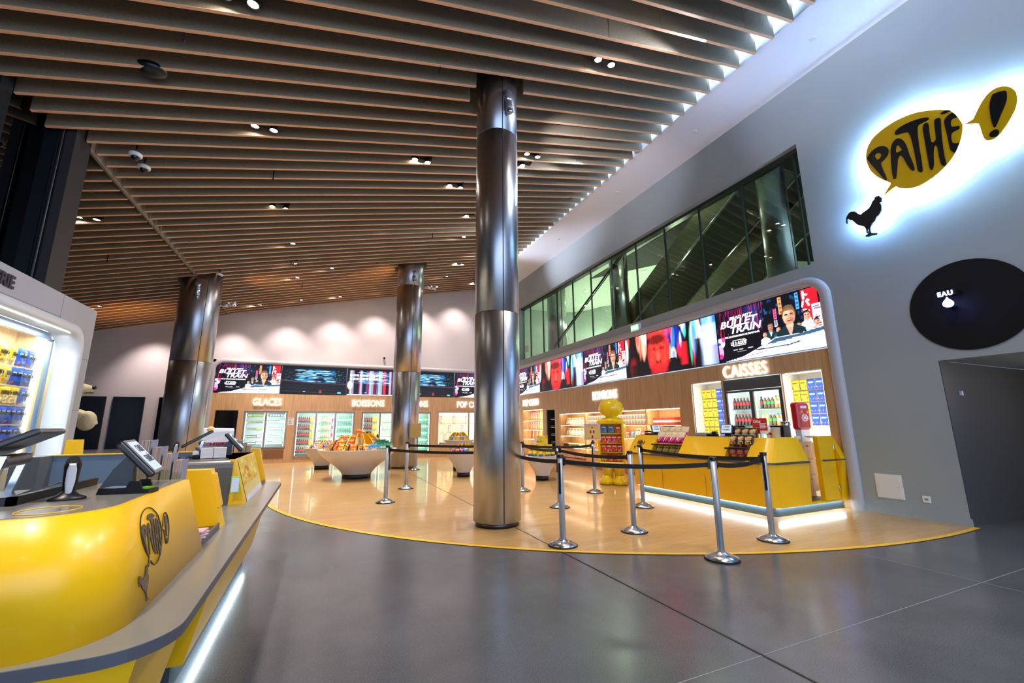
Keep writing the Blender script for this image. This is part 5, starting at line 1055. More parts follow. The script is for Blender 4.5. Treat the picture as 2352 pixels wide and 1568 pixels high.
b = B(); b.hexa([(-.085, -.032, 0), (.085, -.032, 0), (.085, .035, 0), (-.085, .035, 0), (-.08, -.03, .022), (.085, -.03, .014), (.085, .033, .014), (-.08, .033, .022)]); b.obj('base', black, t)
b = B(); b.box(-.07, 0, -.022, .026, .02, .0225); b.obj('display', mat('term_display', '#8a9ab0', .2), t)
for yy in (-.034, .03): b = B(); b.hexa([(.0, yy, .0), (.07, yy, 0), (.07, yy+.006, 0), (.0, yy+.006, 0), (.018, yy, .045), (.052, yy, .045), (.052, yy+.006, .045), (.018, yy+.006, .045)]); b.obj('side_guard', black, t)
b = B(); b.box(.045, .075, -.024, .024, .014, .02); b.obj('keys', mat('key_green', '#6aa820', .4), t)
# leaflets in stepped clear holder
def leaflets(x, y, z0, steps, label, s=1.):
    t = thing('leaflet_holder', label, 'leaflet holder', (x, y, z0), R(0), 'leaflet holders on the left counter')
    cov = mat('leaflet_cover', '#8a8aa0', .45); pg_ = mat('leaflet_pages', '#b09a8c', .7); tn, n, l, bs = nt(pg_); v = mapping(pg_, (400, 1, 1)); l.new(ramp(pg_, noise(pg_, v, 1.5, 2), [(.35, '#5e4a40'), (.65, '#c8b4a6')]), bs.inputs['Base Color'])
    for i in range(steps):
        h = (.2-.033*i)*s; x0 = i*.046*s; b = B(); b.box(x0, x0+.036*s, 0, .1*s, 0, h); lf = b.obj('leaflet_stack', [pg_], t); b = B(); b.box(x0+.036*s, x0+.038*s, 0, .1*s, .0, h+.003); b.obj('cover', cov, lf)
        b = B(); b.box(x0-.002, x0+.042*s, -.004, -.002, -.01, h*.45); b.obj('clear_pocket', gl_clear, t)
    return t
leaflets(-.79, 2.68, 1.07, 4, 'stepped clear holder full of leaflet stacks between the near and middle yellow blocks', 1.)
leaflets(-.74, 5.16, 1.04, 3, 'clear holder of leaflets at the far end of the left counter', .8)
for i in range(6): b = B(); b.box(-.05, .05, -.07, .07, 0, .008, bev=.002); b.obj('wrapped_sweet_bar', mat('bar_wrap', '#c8a8b0', .35), None, (-.56, 2.72+.002*i, ZL+.022+.009*i), .3*i, label='flat wrapped sweet bars piled in the near counter bin', cat='sweet bar', group='wrapped bars in the counter bin')
t = thing('napkin_stack', 'stack of white paper leaflets on the far left counter', 'paper stack', (-.78, 4.28, ZT+.004), R(8)); b = B(); b.box(-.085, .085, -.06, .06, 0, .08); n_ = mat('paper_edges', '#d8d0cc', .7); tn, n, l, bs = nt(n_); v = mapping(n_, (1, 1, 260)); l.new(ramp(n_, noise(n_, v, 1.2, 2), [(.3, '#b8aca8'), (.6, '#eee8e4')]), bs.inputs['Base Color']); b.obj('sheets', n_, t); b = B(); b.box(-.002, .002, -.0615, -.06, 0, .08); b.obj('gap', dkgrey, t)
t = thing('paper_bag', 'crumpled white paper bag printed CONFISERIE behind the far display', 'bag', (-.88, 4.95, ZT+.003), R(-6))
b = B(); b.loft([[(-.12, -.05, 0), (.12, -.05, 0), (.12, .05, 0), (-.12, .05, 0)], [(-.13, -.055, .1), (.125, -.06, .11), (.12, .05, .1), (-.12, .05, .1)], [(-.115, -.03, .2), (.13, -.025, .21), (.12, .02, .215), (-.11, .02, .2)], [(-.13, -.012, .235), (.115, -.016, .225), (.118, .01, .235), (-.12, .01, .24)]]); b.obj('bag', mat('bag_white', '#d8d8de', .6), t)
red = mat('print_crimson', '#b01c2c', .5); text('CONFISERIE', .045, red, t, (.0, -.064, .075), 'lettering', .002, .85, .0012, 'CENTER'); b = B(); b.box(-.1, .1, -.062, -.058, .055, .06); b.obj('print_line', mat('print_navy', '#303a6a'), t)
b = B(); b.ball((-.07, 0, .22), .035, 12, 8); b.obj('popcorn_top', mat('popcorn_gold', '#e8c070', .7), t)
t = thing('ticket_printer', 'small cluttered till printer and stapler on the far left counter', 'printer', (-.9, 4.25, ZT+.004), R(30)); b = B(); b.box(-.03, .03, -.05, .03, 0, .03, bev=.004); b.obj('body', black, t); b = B(); b.box(-.02, .02, -.02, .0, .03, .06); b.obj('receipt', white, t); b = B(); b.hexa([(.03, -.02, .02), (.045, -.02, .02), (.045, .02, .02), (.03, .02, .02), (.0, -.02, .085), (.014, -.02, .085), (.014, .02, .085), (.0, .02, .085)]); b.obj('flap', dkgrey, t)
t = thing('menu_card', 'green-edged white card on the side of the far desk', 'card', (-.56, 3.97, .84), 0); b = B(); b.box(-.03, .03, -.006, 0, 0, .12, bev=.002); b.obj('card', mat('lime_green', '#8ce04a', .4), t); b = B(); b.box(-.024, .024, -.008, -.006, .008, .112); b.obj('face', mat('card_face', '#e4e4ff', .4), t)
# picture of sweets printed on the far yellow block
pk = Pic(40, 30, '#e8c84a'); crumbs(pk, ['#f0a028', '#f8e070', '#e87018', '#d8d060', '#f6c030'], 60, .35, 1, .06); pk.rect(0, 1, 0, .38, '#e8d080'); pk.rect(0, 1, 0, .12, '#e4dce8')
me = pk.grid('side_print', .95, .335, CARD); me.transform(Matrix.Rotation(-math.atan2(.1, ZT-ZL), 4, 'X')); o = link('side_print', me, counter, (-.487, 4.12, ZL), PI/2)

# ---------- right counter with tills
t = rc = thing('right_counter', 'yellow till counter with grey belt line glowing along its base', 'counter', (0, 0, 0))
ZS, ZR = .755, 1.11
def foot(xf, yn, rad, yb=7.25, xe=6.83, n=6):
    pts = [(xe, yb), (xe, yb)]; pts = [(xf, yb)]
    for i in range(n+1): a = PI+PI/2*i/n; pts.append((xf+rad+rad*math.cos(a), yn+rad+rad*math.sin(a)))
    pts += [(xe, yn), (xe, yn+.5), (xf+.75, yn+.9), (xf+.75, yb)]; return pts
b = B(); loftpoly(b, [(foot(6.0, 4.30, .14), .13), (foot(5.94, 4.26, .17), ZS-.02)]); b.obj('yellow_body', yel, t)
b = B(); loftpoly(b, [(foot(5.925, 4.245, .18), ZS-.02), (foot(5.925, 4.245, .18), ZS+.01)]); b.obj('grey_belt', dark_strip, t)
b = B(); loftpoly(b, [(foot(6.05, 4.36, .12, 7.2, 7.7), 0), (foot(6.05, 4.36, .12, 7.2, 7.7), .13)]); b.obj('toe_kick', mat('toe_kick', '#3e4c52'), t)
b = B(); b.box(6.02, 6.04, 4.42, 7.2, .122, .128); b.box(6.1, 7.68, 4.33, 4.35, .122, .128); b.obj('light_strip', mat('led_base', '#ffffff', .5, emit='#c4e6ff', es=22), t)
def rpod(y0, y1, nm='yellow_pod'):
    b = B(); b.hexa([(5.95, y0, ZS+.01), (6.75, y0, ZS+.01), (6.75, y1, ZS+.01), (5.95, y1, ZS+.01), (6.2, y0, ZR), (6.7, y0, ZR), (6.7, y1, ZR), (6.2, y1, ZR)]); b.obj(nm, yel, t)
    b = B(); b.box(6.24, 6.68, y0+.03, y1-.03, ZR-.003, ZR+.004); b.obj('worktop', dkgrey, t)
rpod(6.74, 7.4); rpod(5.05, 6.03)
b = B()
def cpoly(xf, yn, rad, xe, z, yb): 
    pts = [(xf, yb)]
    for i in range(7): a = PI+PI/2*i/6; pts.append((xf+rad+rad*math.cos(a), yn+rad+rad*math.sin(a)))
    return [(x, y, z) for x, y in pts+[(xe, yn), (xe, yb)]]
b.loft([cpoly(5.95, 4.27, .16, 6.85, ZS+.01, 4.66), cpoly(6.2, 4.37, .1, 6.8, ZR, 4.66)]); b.obj('yellow_pod', yel, t)
for y0, y1 in ((6.03, 6.74), (4.66, 5.05)):
    b = B(); b.box(6.3, 6.72, y0, y1, ZS+.01, .98); b.obj('bin_back', black, t); b = B(); b.box(6.0, 6.32, y0, y1, .93, .955); b.obj('black_shelf', black, t)
for y in (5.45, 6.45): b = B(); b.box(5.962, 5.97, y, y+.004, .14, ZS-.03); b.obj('panel_joint', mat('joint_amber', '#a87800'), t)
b = B(); b.hexa([(7.58, 4.3, .13), (7.74, 4.3, .13), (7.74, 4.5, .13), (7.58, 4.5, .13), (7.58, 4.22, ZS), (7.745, 4.22, ZS), (7.745, 4.5, ZS), (7.58, 4.5, ZS)]); b.hexa([(7.58, 4.22, ZS+.012), (7.745, 4.22, ZS+.012), (7.745, 4.5, ZS+.012), (7.58, 4.5, ZS+.012), (7.58, 4.36, ZR+.01), (7.66, 4.36, ZR+.01), (7.66, 4.5, ZR+.01), (7.58, 4.5, ZR+.01)]); b.obj('end_post', yel, t)
b = B(); b.box(7.14, 7.75, 4.215, 4.24, ZS-.006, ZS+.014); b.obj('grey_belt', dark_strip, t); b = B(); b.box(6.83, 7.6, 4.3, 4.36, .13, .155); b.obj('door_sill', yel, t); b = B(); b.box(6.5, 7.7, 4.36, 4.66, .13, .14); b.obj('staff_floor', dkgrey, t)
emblem(t, (5.95+.145, 7.16, ZS+.215), .3, (-math.atan2(.25, ZR-ZS), 0, RR), squash=.9)
t = thing('counter_gate', 'yellow counter gate leaf with two metal hinges beside the oak drawers', 'gate', (7.16, 4.3, .15), 0)
b = B(); b.hexa([(0, 0, 0), (.4, -.0, 0), (.4, .05, 0), (0, .05, 0), (.0, .0, .97), (.4, .0, .975), (.4, .05, .975), (0, .05, .97)]); b.obj('leaf', yel, t); b = B(); b.box(-.012, .0, -.02, .05, 0, .97); b.obj('edge', yel2, t)
for z in (.16, .8): b = B(); b.box(.385, .41, -.014, .0, z-.045, z+.045, bev=.003); b.obj('hinge', chrome, t)
custdisplay((6.42, 5.32, ZR+.01), RR+R(18), 'customer display reading CAISSE FERMÉE on the till counter, beside the popcorn bags', .2, .17, R(22))
custdisplay((6.35, 6.95, ZR+.01), RR+R(75), 'customer display turned edge-on at the left till', .2, .17, R(20))
opmonitor((6.56, 5.24, ZR+.02), PI/2+R(-20), 'black staff monitor behind the till display near the crisp bags', .6, 35, False); opmonitor((6.62, 6.8, ZR+.02), PI/2+R(10), 'black staff monitor at the left till of the right counter', .8, 60, False)
t = thing('card_terminal', 'black card terminal at the middle of the right counter', 'card terminal', (6.4, 5.6, ZR+.004), RR+.3); b = B(); b.box(-.1, .1, -.04, .04, 0, .04, bev=.01); b.obj('base', black, t); b = B(); b.box(.0, .08, -.05, .05, .035, .085, bev=.01); b.obj('cradle', black, t)
t = thing('telephone', 'black phone handset on the left end of the right counter', 'telephone', (6.4, 7.2, ZR+.004), RR+.2); b = B(); b.box(-.1, .08, -.05, .05, 0, .03, bev=.008); b.obj('base', black, t); b = B(); b.tube([(-.12, 0, .06), (0, 0, .07), (.12, 0, .03)], .016, 8); b.obj('handset', black, t)
t = thing('cash_sheet_stack', 'white and silver till drawer left of the middle display', 'till drawer', (6.45, 5.85, ZR+.004), RR); b = B(); b.box(-.12, .12, -.08, .1, 0, .06, bev=.005); b.obj('body', mat('silver_plastic', '#b8bcc4', .3, .3), t)
t = thing('promotion_sign', 'red and white snack advertising card standing behind the crisp bags', 'sign', (6.3, 4.73, 1.17), RR); pk = Pic(40, 34, '#dc2820'); crumbs(pk, ['#5a1c10'], 8, .3, .9, .03); pk.rect(.5, 1, 0, .22, '#f4f0ee'); pk.ell(.25, .82, .22, .1, '#c00c14')
me = pk.grid('card', .25, .24, CARD); link('card', me, t, (0, -.002, 0)); b = B(); b.box(0, .25, 0, .004, 0, .24); b.box(.1, .13, .004, .02, -.06, .2); b.obj('back', white, t); text('KitKat', .06, white, t, (.02, -.004, .17), sx=.8, bold=.002, depth=.003)
for i in range(4): b = B(); b.box(0, .11-.015*(i % 2), -.003, 0, 0, .014); b.obj('printed_line', white, t, (.125, -.001, .15-.022*i))
t = thing('soap_bottle', 'white hand gel pump bottle on the right counter', 'bottle', (6.42, 4.55, ZR+.004)); b = B(); b.lathe([(.035, 0), (.036, .01), (.036, .1), (.012, .12), (.012, .15)], 18); b.obj('body', white, t); b = B(); b.lathe([(.0365, .04), (.0365, .075)], 18, cap=False); b.obj('label', mat('label_red2', '#c82028'), t); b = B(); b.tube([(0, 0, .15), (0, 0, .17), (-.04, 0, .165)], .006, 6); b.obj('pump', white, t)
t = thing('white_bucket', 'round white tub beside the hand gel on the right counter', 'tub', (6.42, 4.44, ZR+.004)); b = B(); b.lathe([(.055, 0), (.065, .14), (.068, .14), (.068, .15)], 24); b.obj('tub', white, t)
for i in range(4):
    for lv in (0, 1): put('popc', (6.17+.1*lv, 6.67-.165*i, .965+.1*lv), (R(-25), 0, RR+(RNG.rand()-.5)*.3), 'piled between the two left yellow blocks of the right counter', 'on the right counter', 'popcorn')
    put('nut', (6.1, 6.66-.17*i, ZS+.02), (R(-20), 0, RR+(RNG.rand()-.5)*.3), 'on the grey ledge under the popcorn of the right counter', 'on the right counter ledge', 'snack bag')
for i in range(3):
    for lv in range(2): o = put('crisp_blk', (6.12+.12*lv, 4.97-.135*i, .96+.11*lv), (R(-14), 0, RR+(RNG.rand()-.5)*.3), f'on the {"front" if lv == 0 else "back"} of the black shelf by the right-hand yellow block', 'on the right counter', 'crisps'); text("Lay's", .05, white, o, (0, -.034, .12), 'lettering', .003, .9, .0015, 'CENTER')
    o = put('crisp_red', (6.08, 4.97-.135*i, ZS+.02), (R(-14), 0, RR+(RNG.rand()-.5)*.2), 'standing under the black crisps on the ledge of the right counter', 'on the right counter ledge', 'crisps'); text("Lay's", .05, white, o, (0, -.034, .12), 'lettering', .003, .9, .0015, 'CENTER')

# ---------- queue posts and belts
beltm = mat('black_webbing', '#0c0c0d', .55)
pb_ = B(); pb_.lathe([(.165, 0), (.168, .008), (.165, .016)], 40); basem_ = pb_.mesh('rubber_foot', blackm)
pb_ = B(); pb_.lathe([(.162, .014), (.16, .022), (.1, .05), (.05, .068), (.045, .075)], 40); basem = pb_.mesh('base_plate', mat('polished_base', '#b8babd', .22, 1.))
pb_ = B(); pb_.lathe([(.034, .07), (.034, .955)], 24)
for a in (0, PI/2, PI, 3*PI/2): pb_.box(math.cos(a)*.034-.004, math.cos(a)*.034+.004, math.sin(a)*.034-.004, math.sin(a)*.034+.004, .07, .955)
polem = pb_.mesh('pole', mat('satin_pole', '#b2b6bb', .45, .45))
pb_ = B(); pb_.lathe([(.037, .955), (.038, .96), (.038, .985), (.034, .99)], 24); capm = pb_.mesh('cap', black)
pb_ = B(); pb_.box(-.02, .02, -.055, -.03, .87, .955); clipm = pb_.mesh('belt_clip', black)
def post(x, y, label, clips=(), tail=None):
    t = thing('queue_post', label, 'queue post', (x, y, 0), 0, 'belt barrier posts')
    link('rubber_foot', basem_, t); link('base_plate', basem, t); link('pole', polem, t); link('cap', capm, t)
    for a in clips: link('belt_clip', clipm, t, rz=a+PI/2)
    if tail is not None: b = B(); b.box(-.012, .012, -.045, -.036, .62, .9); b.box(-.012, .012, -.05, -.035, .56, .64); link('belt_end', b.mesh('belt_end', black), t, rz=tail+PI/2)
    return t
PO = {'N': (3.77, 3.33), 'Rr': (4.88, 3.57), 'c1': (2.59, 4.44), 'c2': (3.72, 4.59), 's3': (3.70, 6.41), 's4': (5.11, 7.44), 's5': (4.94, 5.83), 's6': (3.92, 8.3), 'l1': (1.16, 8.17), 'l2': (1.80, 9.74), 'h': (2.74, 6.48)}
BE = [('l1', 'h'), ('h', 'c1'), ('c1', 'N'), ('N', 'Rr'), ('Rr', 's5'), ('l2', 's6'), ('s6', 's4'), ('s6', 's3'), ('s3', 'c2')]
LB = {'N': 'queue post nearest the camera, right of the yellow floor line', 'Rr': 'rightmost queue post, before the corner of the yellow till counter', 'c1': 'queue post standing on the yellow floor line right of the big column', 'c2': 'queue post in the middle, on the wood floor left of the till counter', 's3': 'queue post half hidden behind the post on the yellow line', 's4': 'queue post carrying the yellow notice, before the candy shelves', 's5': 'queue post close to the left end of the till counter', 's6': 'queue post peeking out right behind the big column', 'l1': 'leftmost queue post, right of the big white bowl', 'l2': 'queue post before the distant column', 'h': 'queue post hidden behind the big column'}
for k, (x, y) in PO.items():
    cl = [math.atan2(PO[b_][1]-y, PO[b_][0]-x) for a_, b_ in BE if a_ == k]+[math.atan2(PO[a_][1]-y, PO[a_][0]-x) for a_, b_ in BE if b_ == k]
    post(x, y, LB[k], cl, tail={'c1': R(-140), 's4': R(-140), 's5': R(-60), 'l1': R(-30), 'Rr': R(-150), 's3': R(-150)}.get(k))
BL = {('l1', 'h'): 'from the leftmost post to behind the big column', ('h', 'c1'): 'from behind the big column to the post on the yellow line', ('c1', 'N'): 'between the two posts nearest the camera', ('N', 'Rr'): 'between the nearest and the rightmost post', ('Rr', 's5'): 'along the front of the yellow till counter', ('l2', 's6'): 'before the distant column to behind the big column', ('s6', 's4'): 'to the post carrying the yellow notice', ('s6', 's3'): 'to the half hidden post right of the big column', ('s3', 'c2'): 'to the middle post on the wood floor'}
for a_, b_ in BE:
    p, q = Vector((*PO[a_], .91)), Vector((*PO[b_], .91)); d = (q-p).normalized(); p += d*.05; q -= d*.05; nrm = Vector((-d.y, d.x, 0))*.0012; n_ = 16; b = B()
    sag = {('l1', 'h'): .03, ('l2', 's6'): .02}.get((a_, b_), .035)*1.0
    b.loft([[tuple(p.lerp(q, i/n_)+Vector((0, 0, -sag*4*(i/n_)*(1-i/n_)+dz))+nrm*s) for s, dz in ((-1, -.024), (1, -.024), (1, .024), (-1, .024))] for i in range(n_+1)])
    b.obj('barrier_belt', beltm, None, label='black barrier belt stretched '+BL[(a_, b_)], cat='belt', group='black barrier belts')
def noticeframe(x, y, z, rz, label, W=.27, H=.36, big=False, tilt=0.):
    t = thing('notice_board', label, 'notice', (x, y, z), rz); b = B(); f = .014
    for a in ((-W/2, -W/2+f, 0, H), (W/2-f, W/2, 0, H), (-W/2, W/2, 0, f), (-W/2, W/2, H-f, H)): b.box(a[0], a[1], -.012, .008, a[2], a[3], bev=.003)
    b.obj('frame', alu, t); b = B(); b.box(-W/2+f, W/2-f, -.004, .004, f, H-f); b.obj('poster', mat('notice_yellow', '#e8a81c', .25), t)
    b = B()
    for zz in (.76, .54, .46, .24, .17): 
        for xx in ((0,) if zz in (.76, .24, .17) else (-.035, .03)): b.box(xx-.016, xx+.016, -.006, -.004, zz*H-.012, zz*H+.014)
    b.obj('pictograms', mat('picto_brown', '#5a2a3a', .5), t)
    for zz in (.9, .64, .1): b = B(); b.box(-W*.3, W*.3, -.006, -.004, zz*H, zz*H+.003); b.obj('text_line', white if zz == .64 else mat('picto_brown', '#5a2a3a'), t)
    b = B(); b.box(-.02, .02, -.004, .012, -.03, 0); b.obj('socket', black, t); return t
noticeframe(5.11, 7.44, 1.02, R(-30), 'yellow notice in a silver frame on a queue post, before the yellow stand', .33, .33)
t = thing('sign_stand', 'silver sign stand with a yellow sheet beside the distant column', 'sign stand', (2.78, 13.7, 0), R(-15)); link('rubber_foot', basem_, t); link('base_plate', basem, t); link('pole', polem, t)
b = B(); W, H = .33, .44
for a in ((-W/2, -W/2+.015, 0, H), (W/2-.015, W/2, 0, H), (-W/2, W/2, 0, .015), (-W/2, W/2, H-.015, H)): b.box(a[0], a[1], -.012, .008, .98+a[2], .98+a[3])
b.obj('frame', alu, t); b = B(); b.box(-W/2+.015, W/2-.015, -.004, .004, .995, .965+H); b.obj('sheet', mat('sheet_ochre', '#c8a428', .2), t)

# ---------- white bowl displays
bowlm = mat('bowl_white', '#dcd6d0', .35)
def bowl(x, y, Rr_, H, rb, label, tiers=False):
    t = thing('bowl_display', label, 'display stand', (x, y, 0), 0, 'white bowl displays'); pr = []
    for i in range(15):
        u = i/14; r = rb+(Rr_-rb)*(u**1.15*.55+.45*math.sin(PI/2*u)**2.2*1.0 if False else (1-math.cos(PI*min(1, u*.98)))/2*.62+.38*u**.9); pr.append((r*1.0, .115+(H-.115)*u))
    pr += [(Rr_+.004, H+.012), (Rr_-.02, H+.014), (Rr_-.05, H-.06), (.02, H-.1)]
    b = B(); b.lathe(pr, 64, cap=False); b.obj('bowl', bowlm, t); b = B(); b.lathe([(rb-.01, 0), (rb-.005, .12)], 48); b.obj('plinth', mat('plinth_dark', '#34343a', .3, .5), t)
    b = B(); b.lathe([(Rr_-.05, H-.05), (.1, H+.12*Rr_)], 32, cap=False); b.obj('inner_cone', yel2, t); return t
B1 = bowl(.98, 12.35, 1.0, .735, .37, 'largest white bowl display, heaped with crisps and water bottles')
B2 = bowl(.15, 15.45, .55, .65, .23, 'small white bowl display behind and left of the big bowl')
B3 = bowl(3.6, 11.3, .47, .635, .18, 'white bowl display just left of the foreground column')
B4 = bowl(5.12, 9.68, .41, .57, .175, 'white bowl display right of the foreground column, heaped with yellow boxes')
# ring of snack bags on the big bowl
A0 = math.atan2(-12.35, -.98)
seq = ['crisp_blu', 'crisp_org', 'crisp_blk', 'crisp_red', 'crisp_yel', 'crisp_blk', 'crisp_org', 'crisp_blk', 'crisp_tan', 'crisp_blu', 'crisp_blu']
for i, k in enumerate(seq):
    for lv in range(3):
        a = A0-R(72)+R(106)*i/10; r = .86-.17*lv; kk = k if lv == 0 else (seq[(i+lv) % 8] if lv == 1 else ['crisp_blk', 'crisp_red', 'crisp_org'][i % 3])
        if lv > 0 and i > 5: continue
        put(kk, (.98+r*math.cos(a), 12.35+r*math.sin(a), .71+.105*lv), (R(-24), (RNG.rand()-.5)*.3, a+PI/2+(RNG.rand()-.5)*.3), f'heaped on the {["rim", "second ring", "third ring"][lv]} of the big white bowl', 'on the big white bowl', 'snack bag')
for i in range(5): put(['crisp_org', 'crisp_tan', 'crisp_blk', 'crisp_tan', 'crisp_blk'][i], (.98-.02+.13*i, 12.3+.15*(i % 2), 1.06-.03*i), (R(-8), .1, R(20*i)), 'standing on the very top of the big white bowl heap', 'on top of the big bowl', 'snack bag')
for i in range(5):
    a = A0+R(-22)+R(17)*i; t = link('divider', None, B1); bpy.data.objects.remove(t); b = B(); n_ = 8
    arc_ = [(.9-.62*u, .74+.3*math.sin(PI*.62*u)+.12*u) for u in [k/n_ for k in range(n_+1)]]; poly_ = [(.9, .7)]+arc_+[(.28, .7)]
    b.prism([(r_, z_) for r_, z_ in poly_], -.012, .012, axis='y'); me = b.mesh('divider', yel2); link('divider', me, B1, (0, 0, 0), a)
me_w, lw = BT['green']
for i in range(10):
    for lv in range(3):
        a = A0+R(38)+R(34)*i/9; r = .88-.085*lv; o = bpy.data.objects.new('bottle', me_w); C.objects.link(o); o.location = (.98+r*math.cos(a), 12.35+r*math.sin(a), .70+.03*lv); o['label'] = f'green water bottle packed in the {["front", "middle", "back"][lv]} row on the right of the big bowl'; o['category'] = 'bottle'; o['group'] = 'water bottles on the big bowl'
for i in range(8): a = A0+R(36)+R(40)*i/7; put('crisp_blu' if i % 2 else 'crisp_yel', (.98+.6*math.cos(a), 12.35+.6*math.sin(a), .86), (R(-30), 0, a+PI/2), 'behind the water bottles on the big white bowl', 'behind the bottles on the big bowl', 'snack bag')
for bi, (bx, by, br, bz, nm, sq) in enumerate(((.15, 15.45, .42, .64, 'small bowl behind the big one', ['sw_teal', 'sw_pur', 'sw_red', 'sw_teal', 'sw_pur', 'sw_mix']), (3.6, 11.3, .36, .6, 'bowl left of the foreground column', ['sw_teal', 'sw_pur', 'sw_mix', 'sw_pur', 'sw_lb', 'sw_teal']))):
    a0 = math.atan2(-by, -bx)
    for i in range(8):
        for lv in range(2): a = a0-R(75)+R(150)*i/7; r = br-.13*lv; put(sq[(i+lv*2) % 6], (bx+r*math.cos(a), by+r*math.sin(a), bz+.06*lv), (R(-25), 0, a+PI/2), f'on the {"rim" if lv == 0 else "inner ring"}, {nm}', f'on the {nm}', 'sweet bag')
    par = (B2, B3)[bi]
    for i in range(4): b = B(); b.prism([(br, bz), (br-.05, bz+.14), (br-.22, bz+.27), (br-.36, bz+.25), (br-.36, bz)], -.01, .01, axis='y'); link('divider', b.mesh('divider', yel2), par, (0, 0, 0), a0-R(50)+R(33)*i)
# second tier above bowl three
t = thing('bowl_display', 'upper white tray of snacks seen above the bowl left of the foreground column', 'display stand', (3.95, 12.9, 0)); b = B(); b.lathe([(.17, .1), (.19, .4), (.38, .82), (.48, .9), (.47, .91), (.02, .84)], 48, cap=False); b.obj('bowl', bowlm, t); b = B(); b.lathe([(.17, 0), (.17, .11)], 32); b.obj('plinth', mat('plinth_dark', '#34343a'), t)
for i in range(4): b = B(); b.prism([(.4, .9), (.36, 1.02), (.2, 1.14), (.05, 1.12), (.05, .9)], -.01, .01, axis='y'); link('divider', b.mesh('divider', yel2), t, (0, 0, 0), R(-160)+R(33)*i)
for i in range(7): a = R(-165)+R(110)*i/6; put(['sw_teal', 'sw_lb', 'sw_teal'][i % 3], (3.95+.36*math.cos(a), 12.9+.36*math.sin(a), .88), (R(-22), 0, a+PI/2), 'on the upper white tray left of the foreground column', 'on the upper white tray', 'sweet bag')
# yellow gift boxes on bowl four
pk = Pic(26, 22, '#e8cc18'); crumbs(pk, ['#b89c10', '#f8e448', '#c8a810', '#504a10'], 26, .05, .95, .05)
def ybox(loc, rz, s, lb):
    t = thing('gift_box', lb, 'box', loc, rz, 'yellow gift boxes on the bowl'); b = B(); b.box(-.12*s, .12*s, -.06*s, .06*s, 0, .2*s); b.obj('carton', mat('gift_yellow', '#e0c018', .4), t); link('front_print', pk.grid('front_print', .24*s, .2*s, CARD, .0), t, (-.12*s, -.061*s, 0)); b = B(); b.box(.12*s, .124*s, -.05*s, .05*s, .01, .19*s); b.obj('side_panel', mat('gift_red', '#c01828', .4), t)
a0 = math.atan2(-9.68, -5.12)
ybox((5.14, 9.7, .84), R(-25), 1.15, 'topmost large yellow gift box on the bowl right of the foreground column')
for i in range(3): ybox((5.12+.2*math.cos(a0-R(50)+R(45)*i), 9.68+.2*math.sin(a0-R(50)+R(45)*i), .66), a0-R(50)+R(45)*i+PI/2, 1., ['left', 'middle', 'right'][i]+' yellow gift box on the second layer of the bowl right of the foreground column')
b = B(); b.lathe([(.3, 0), (.28, .1), (.2, .16), (.2, .27), (.15, .3)], 32); b.obj('riser', yel2, B4, (0, 0, .55))
for i in range(5): b = B(); a = a0-R(60)+R(28)*i; b.smooth = True; b.ball((0, 0, .06), .05, 14, 10, sc=(1, 1, 1.25)); b.cur = 1; b.lathe([(.051, .0), (.053, .05)], 14, cap=False); b.obj('toy_capsule', [mat('toy_yellow', '#f0d020', .3), mat('toy_blue', '#2a70c0', .4)], None, (5.12+.34*math.cos(a), 9.68+.34*math.sin(a), .585), label=['first', 'second', 'third', 'fourth', 'fifth'][i]+' small yellow and blue toy from the left along the rim under the yellow boxes', cat='toy', group='toys on the bowl rim')
t = thing('price_tag', 'pink and white price card tilted beside the yellow gift boxes', 'price card', (4.86, 9.62, .86), R(-30)); b = B(); b.hexa([(-.04, 0, 0), (.04, 0, 0), (.04, .004, 0), (-.04, .004, 0), (.03, 0, .16), (.11, 0, .16), (.11, .004, .16), (.03, .004, .16)]); b.obj('card', mat('card_pinkwhite', '#e8d0d4', .4), t)
# ---------- plain yellow display stand with sweets
t = st = thing('yellow_display_stand', 'tall rounded yellow sweet display stand left of the till counter', 'display stand', (6.21, 8.25, 0), R(-48))
ys = mat('stand_yellow', '#f6cc08', .25, coat=.3)
b = B(); b.smooth = True
for s in (-1, 1): b.lathe([(.1, .0), (.17, .02), (.17, .1), (.1, .16), (.1, .2)], 24, (s*.15, -.05, 0), sy=1.3); b.lathe([(.11, .14), (.12, .3), (.15, .5)], 24, (s*.13, 0, 0))
b.obj('base', ys, t)
b = B(); b.box(-.3, .3, .05, .24, .46, 1.42, bev=.05); b.box(-.3, -.25, -.2, .08, .46, 1.36, bev=.02); b.box(.25, .3, -.2, .08, .46, 1.36, bev=.02); b.box(-.3, .3, -.2, .2, 1.34, 1.44, bev=.03); b.box(-.3, .3, -.2, .2, .42, .5, bev=.03); b.obj('cabinet', ys, t)
b = B(); b.lathe([(.26, 1.42), (.23, 1.46), (.13, 1.5), (.14, 1.52), (.24, 1.58), (.29, 1.68), (.27, 1.8), (.2, 1.88), (.1, 1.92), (.001, 1.93)], 32, (0, .02, 0), sy=.9, cap=False); b.obj('rounded_top', ys, t)
for z in (.72, .92, 1.13): b = B(); b.box(-.26, .26, -.2, .1, z-.012, z); b.obj('shelf', ys, t)
Rw = Matrix.Rotation(R(-48), 3, 'Z')
